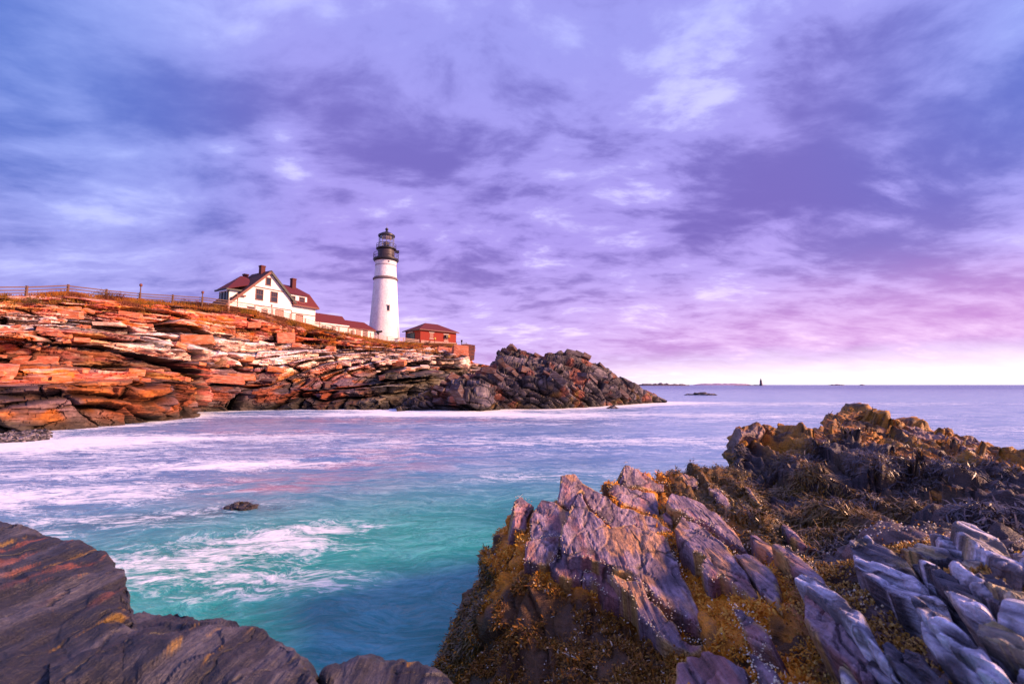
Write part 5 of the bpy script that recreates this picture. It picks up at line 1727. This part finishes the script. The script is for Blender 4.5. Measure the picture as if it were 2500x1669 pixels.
def block_mat(name, c1, c2, c3):
    m, t = material(name)
    g = t.n('ShaderNodeNewGeometry').outputs['Position']
    oi = t.n('ShaderNodeObjectInfo').outputs['Random']
    n1 = t.noise(g, 1.2, 6, .65); n2 = t.noise(t.map(g, scale=(.6, .6, 3)), 2.2, 6, .65)
    b = t.mix(oi, c1, c2)
    b = t.mix(t.smooth(n2, .42, .66), b, c3)
    k_ = t.m('MULTIPLY_ADD', n1, 1.2, .4)
    b = t.mix(1.0, b, t.n('ShaderNodeCombineXYZ', {0: k_, 1: k_, 2: k_}).outputs[0], 'MULTIPLY')
    finish(t, b, .8, t.m('ADD', n1, n2), .12, .8, .3)
    return m


MB_S = block_mat('salmon block', (.50, .13, .075), (.50, .14, .025), (.60, .30, .20))
MB_P = block_mat('pale block', (.74, .52, .40), (.58, .25, .14), (.80, .66, .56))
MB_D = block_mat('dark block', (.11, .065, .065), (.24, .075, .04), (.07, .05, .055))
MB_K = block_mat('outcrop block', (.04, .03, .035), (.13, .05, .033), (.15, .125, .135))
hulls = {}
for nm, mt in (('S', MB_S), ('P', MB_P), ('D', MB_D), ('K', MB_K)):
    hulls[nm] = []
    for q in range(7):
        me = hull(q * 7 + len(nm) + ord(nm), 1, .75, .55)
        me.materials.append(mt)
        hulls[nm].append(me)
rr = random.Random(5)


def put_block(parent, p, kind_, size, rot):
    o = add('rock_block', rr.choice(hulls[kind_]), None, parent)
    o.location = p
    o.scale = (size * rr.uniform(.8, 1.5), size * rr.uniform(.8, 1.2), size * rr.uniform(.6, 1.0))
    o.rotation_euler = rot
    return o


for k_ in range(200):
    px = rr.choice((rr.uniform(-60, 500), rr.uniform(0, 1100), rr.uniform(500, 1100)))
    row = rr.uniform(2.9, 5.9)
    p, n_ = head_at(px, row)
    kind_ = 'S'
    if 3.9 < row < 5.0 and px > 300 and rr.random() < .5: kind_ = 'P'
    if px > 880 and rr.random() < .5: kind_ = 'P'
    if row < 3.4 and px > 490: kind_ = 'D'
    D = p[1]
    size = rr.choice((.22, .28, .35, .4, .5, .7)) * (.7 + D / 110)
    put_block(headland, p + n_ * size * rr.uniform(-.45, -.05), kind_, size, (rr.gauss(rad(6), .16), rr.gauss(0, .16), rad(28) + rr.gauss(0, .35)))
# the named big blocks: pale slab lying on the slope, pillars at the corner
for px, row, kind_, sc, rt in ((248, 5.0, 'P', (1.5, .7, .35), .4), (35, 3.55, 'S', (1.9, 1.2, 1.3), .5), (95, 3.5, 'S', (1.6, 1.2, 1.4), .4), (140, 3.45, 'S', (1.3, 1.0, 1.3), .5), (-10, 3.2, 'S', (1.2, 1.0, 1.2), .5),
                              (320, 5.6, 'S', (1.2, .9, .7), .5), (365, 5.6, 'S', (1.5, .9, .7), .5), (470, 4.6, 'S', (1.9, 1.4, 1.3), .5),
                              (690, 5.4, 'S', (1.4, 1.1, 1.6), .6), (530, 3.2, 'S', (2.4, 1.2, .9), .5), (580, 3.3, 'S', (2.0, 1.2, .9), .5),
                              (1122, 5.2, 'S', (1.9, 1.6, 3.2), .3), (1140, 5.2, 'D', (1.6, 1.6, 3.4), .2), (1100, 5.4, 'S', (2.2, 1.6, 2.0), .3)):
    p, n_ = head_at(px, row)
    o = put_block(headland, p + n_ * .1, kind_, 1, (rr.gauss(0, .08), rr.gauss(0, .08), rt))
    o.scale = sc
for k_ in range(75):
    i = rr.randrange(int(NU2 * .06), int(NU2 * .97)); j = rr.randrange(int(NV2 * .14), int(NV2 * .62))
    if OPX[i] > 1560:
        continue
    p, n_ = OG[i, j], ON[i, j]
    size = rr.choice((.35, .45, .6, .8, 1.0)) * (.75 if OPX[i] > 1480 else 1)
    put_block(outcrop, p + n_ * size * rr.uniform(-.45, -.05), 'K', size, (rad(-20) + rr.gauss(0, .2), rad(28) + rr.gauss(0, .2), rad(15) + rr.gauss(0, .4)))

# ------------------------------------------------------------------ rocks in the water
def sea_rock(px, py, sx, sy, sz, label, seed, mat=M_OUT, group=None, sub=.35):
    p = atz(px, py)
    n_ = 28
    th = np.linspace(0, 2 * np.pi, 2 * n_, endpoint=False); ph = np.linspace(0, np.pi, n_)
    T, Ph = np.meshgrid(th, ph, indexing='ij')
    D_ = np.stack([np.sin(Ph) * np.cos(T), np.sin(Ph) * np.sin(T), np.cos(Ph)], -1).reshape(-1, 3)
    oo, cc, RR = blocky(D_ * 2 + seed, np.eye(3), (1, .8, .6), 700 + seed)
    rad_ = 1 + .28 * oo - .08 * cc + .16 * fbm(D_ * 2.3 + seed, 4, 710)
    V = D_ * rad_[:, None] * np.array([sx, sy, sz]) + np.array([0, 0, -sz * sub])
    nn = len(ph)
    a = np.arange(2 * n_)[:, None] * nn + np.arange(nn - 1)[None]
    b = ((np.arange(2 * n_) + 1) % (2 * n_))[:, None] * nn + np.arange(nn - 1)[None]
    Q_ = np.stack([a, b, b + 1, a + 1], -1).reshape(-1, 4)
    cl = lerp(np.tile(np.array([.03, .026, .03]), (len(V), 1)), np.array([.22, .19, .21]) * (.3 if mat is M_WET else 1), sstep(fbm(D_ * 3 + seed, 3, 715), -.2, .6))
    o = add('sea_rock', raw_mesh('sea_rock', V, Q_, None, cl), mat)
    o.location = p
    prop(o, label, 'rock', group)
    return o, V + p


bay, bv_ = sea_rock(590, 1240, .36, .26, .16, 'lone dark weedy rock rising from the bay water', 3, M_WET, None, .15)
i = RNG.choice(len(bv_), 700); p = bv_[i]; keep = p[:, 2] > .0; p = p[keep]
n_ = unit(p - bv_.mean(0)); cl = lerp(np.tile(np.array([.03, .026, .012]), (len(p), 1)), np.array([.10, .075, .02]), RNG.random(len(p)))
strips('rock_weed', p, n_, unit(RNG.normal(0, .6, (len(p), 3)) + n_ * .8 + np.array([.3, 0, -.2])), RNG.uniform(.02, .05, len(p)), RNG.uniform(.006, .014, len(p)), RNG.uniform(.004, .012, len(p)), cl, M_WEED,
       'brown weed tufts on the lone rock in the bay', 'seaweed')
for px, py, sx, sz, lab, sd_ in ((1712, 964, 3.0, 1.1, 'long low dark rock in the sea right of the outcrop', 5), (1735, 964.5, 1.9, .7, 'rightmost low rock of the reef off the outcrop', 6), (1682, 964, 1.7, .5, 'leftmost small rock of the reef off the outcrop', 7),
                                 (1494, 997, .9, .5, 'tiny rock in the foam below the outcrop tip', 8)):
    sea_rock(px, py, sx, sx * .6, sz, lab, sd_, M_OUT)
PEB = [(8, 1066), (25, 1062), (42, 1067), (60, 1060), (75, 1065), (90, 1057), (104, 1068), (50, 1078), (22, 1075), (5, 1080), (68, 1056), (35, 1056), (84, 1074), (100, 1059)]
for k_, (px, py) in enumerate(PEB):
    s0 = rr.uniform(.32, .62)
    o, _ = sea_rock(px, py, s0, s0 * .8, s0 * .62, 'grey wave worn boulder at the water edge below the left cliff', 20 + k_, M_OUT, 'boulders at the foot of the left cliff', .2)

# ------------------------------------------------------------------ grass and shrubs on the clifftop
M_GRASS = leaf_mat('dry clifftop grass', .8, .2)
HP_ = HG.reshape(-1, 3); HN_ = HN.reshape(-1, 3); HR_ = np.tile(HV, (NU, 1)).ravel(); HX_ = np.repeat(HPX, NV)
gm = fbm(HP_ * .35, 3, 340)
w = (sstep(HR_ + .8 * gm - .30 * (1 - sstep(HX_, 430, 540)), 6.1, 6.8) + .8 * sstep(gm, .25, .5) * sstep(HR_, 4.9, 5.5) * (.3 + .7 * sstep(HX_, 450, 560))) * (HR_ < 7.3) * (HN_[:, 2] > .15) * (HX_ > -120) * (HX_ < 1110)
p, n_, i = pick(HP_, HN_, w, 42000, .10)
tone = fbm(p * .25, 3, 344)
cl = lerp(np.tile(np.array([.30, .10, .018]), (len(p), 1)), np.array([.12, .075, .015]), sstep(tone, -.1, .45))
cl = lerp(cl, np.array([.50, .20, .02]), RNG.random(len(p)) ** 3)
cl = lerp(cl, np.array([.14, .045, .03]), sstep(fbm(p * .4 + 9, 2, 348), .2, .5) * .8)
strips('clifftop_grass', p, np.tile(np.array([.3, -.9, .1]), (len(p), 1)), unit(RNG.normal(0, .35, (len(p), 3)) + np.array([0, 0, 1.0])), RNG.uniform(.18, .50, len(p)), RNG.uniform(.03, .07, len(p)), RNG.uniform(0, .06, len(p)), cl,
       M_GRASS, 'orange and olive dry grass along the clifftop below the fence', 'grass')


def shrub(px, row, wd, ht, c1, c2, label, seed, dens=1.0):
    p, _ = head_at(px, row)
    r0 = np.random.default_rng(seed)
    e_ = empty('shrub', tuple(p)); prop(e_, label, 'shrub', 'shrubs along the clifftop')
    tw_ = MB()
    tips = []
    for k_ in range(int(14 * dens)):
        a = Vector((r0.uniform(-.3, .3) * wd, r0.uniform(-.15, .15) * wd, -.2))
        b = Vector((r0.uniform(-.5, .5) * wd, r0.uniform(-.3, .3) * wd, ht * r0.uniform(.5, .95)))
        tw_.tube(a, b, .02, .008, 4)
        for q in range(3):
            m_ = a.lerp(b, r0.uniform(.4, .95)); c0 = m_ + Vector((r0.uniform(-.3, .3) * wd * .5, r0.uniform(-.2, .2) * wd, ht * r0.uniform(.05, .3)))
            tw_.tube(m_, c0, .012, .005, 3)
            tips += [c0, m_.lerp(c0, .6)]
    tw_.build('twigs', M_TRIM, e_)
    tips = np.array([tuple(q) for q in tips])
    m = int(900 * dens)
    pp = tips[r0.integers(0, len(tips), m)] + r0.normal(0, .10 * ht, (m, 3)) * np.array([1.4, 1, .9])
    pp[:, 2] = np.maximum(pp[:, 2], -.05)
    dd = unit(r0.normal(0, 1, (m, 3)) + np.array([0, 0, .4])); sd_ = unit(np.cross(dd, r0.normal(0, 1, (m, 3))))
    L_ = r0.uniform(.05, .12, (m, 1))
    V = np.stack([pp - sd_ * L_ * .35, pp + sd_ * L_ * .35, pp + dd * L_], 1).reshape(-1, 3)
    cl = np.repeat(lerp(np.tile(np.array(c1), (m, 1)), np.array(c2), r0.random(m)), 3, 0)
    add('foliage', raw_mesh('foliage', V, None, np.arange(3 * m).reshape(-1, 3), cl), M_GRASS, e_)


OR1, OR2, RD1, RD2, OL1, OL2 = (.34, .13, .02), (.45, .24, .04), (.10, .03, .02), (.20, .06, .03), (.06, .05, .015), (.16, .11, .02)
for q in ((250, 6.95, 3.4, 1.1, RD1, OL2, 'dark twiggy shrub growing through the fence at the left', 1, .8), (285, 6.95, 2.6, .9, RD1, RD2, 'second dark twiggy shrub right of the first along the left fence', 2, .7),
          (462, 6.95, 3.2, .8, RD1, RD2, 'low thorny shrub left of the thin lamp post', 3, .8), (540, 6.55, 3.4, 1.3, RD2, OR1, 'broad russet shrub below the left corner of the white house', 4, 1.2),
          (520, 6.2, 2.4, .9, OR1, OR2, 'orange shrub below the russet shrub near the house', 5, 1), (600, 6.4, 2.6, .9, OL1, OR1, 'olive shrub below the white house gable', 6, 1),
          (715, 6.4, 2.8, 1.0, OL1, OR1, 'green brown shrub below the right corner of the white house', 7, 1), (795, 6.6, 3.6, 1.3, RD1, OL2, 'dark brown shrub below the long low building', 8, 1.1),
          (835, 6.6, 3.0, 1.0, OR1, OR2, 'bright orange shrub below the short passage', 9, 1), (905, 6.2, 4.2, 1.5, OR1, OR2, 'large golden orange shrub on the slope below the viewer', 10, 1.3),
          (880, 5.5, 3.0, 1.2, OR1, OR2, 'golden shrub lowest on the slope under the tower', 11, 1), (1000, 6.6, 3.2, 1.2, OL1, OL2, 'dark green shrub in front of the brick building', 12, 1),
          (1040, 6.75, 2.4, 1.2, RD1, RD2, 'small maroon shrub below the brick building', 13, .9), (960, 6.6, 3.0, .9, OR2, OL2, 'yellow green grass tussock at the tower foot', 14, 1), (75, 6.0, 2.6, .7, OL1, OL2, 'low green shrub among the rocks at far left', 15, .9)):
    shrub(*q)

# ------------------------------------------------------------------ far shore
M_ISLE = plain('far island', (.10, .075, .09), .9, .2, .01)
M_ISLE_HAZE = plain('far hills haze tint', (.30, .22, .34), .9, .1, .01)  # haze over the distant hills is put into this paler violet


def island(px0, px1, hpx, D, label, seed, mat=M_ISLE, bump_=.35):
    x0, x1 = atD(px0, 939, D)[0], atD(px1, 939, D)[0]
    n_ = 60
    tx = np.linspace(0, 1, n_)
    z3 = np.stack([tx * 9, tx * 0 + seed, tx * 0], -1)
    hh = hpx * D / F * (np.sin(np.pi * np.clip(tx, 0, 1)) ** .35) * (1 + bump_ * fbm(z3 * 2, 4, 720 + seed))
    hh[0] = hh[-1] = 0
    dep = (x1 - x0) * .15
    rows = [(-1, -3.0, 0), (-.9, 0, .0), (-.35, 0, .8), (0, 0, 1.0), (.5, 0, .8), (1, -3, 0)]
    V = np.array([[x0 + (x1 - x0) * tx[q], D + r[0] * dep * np.sin(np.pi * np.clip(tx[q], .03, .97)), r[1] + r[2] * hh[q] + .05] for q in range(n_) for r in rows])
    o = add('island', raw_mesh('island', V, gridQ(n_, len(rows)), None, None), mat)
    prop(o, label, None, None, 'structure')


island(1556, 1684, 5.5, 1500, 'dark low wooded island on the horizon right of the outcrop', 1)
island(1690, 1835, 4.0, 3800, 'hills on the horizon left of the far lighthouse, haze painted into their violet', 2, M_ISLE_HAZE, .2)
island(1792, 1872, 1.3, 1700, 'low black ledge carrying the far lighthouse', 3)
island(2022, 2062, 2.2, 3000, 'small flat island on the right horizon', 4)
island(2098, 2112, 2.0, 3000, 'tiny islet on the right horizon', 5)
fp = atD(1858, 939, 1690)
fl_ = empty('far_lighthouse', (fp[0], fp[1], 0)); prop(fl_, 'tiny dark lighthouse on a ledge at the horizon', 'lighthouse')
k_ = 1690 / F
MB().lathe([(3.6 * k_, .5), (2.1 * k_, 12.0 * k_)], 16).build('tower', plain('grey granite', (.16, .12, .13), .9), fl_, True)
MB().lathe([(2.7 * k_, 11.9 * k_), (2.7 * k_, 12.6 * k_)], 16).build('gallery', M_IRON, fl_)
MB().lathe([(1.4 * k_, 12.6 * k_), (1.4 * k_, 15.0 * k_)], 10).build('lantern', M_IRON, fl_)
MB().lathe([(1.7 * k_, 15.0 * k_), (.3 * k_, 17.0 * k_)], 10).build('lantern_roof', M_IRON, fl_)
MB().box(-17 * k_, -3 * k_, -2, 2, 2.3 * k_, 2.9 * k_).build('pier', M_ISLE, fl_)
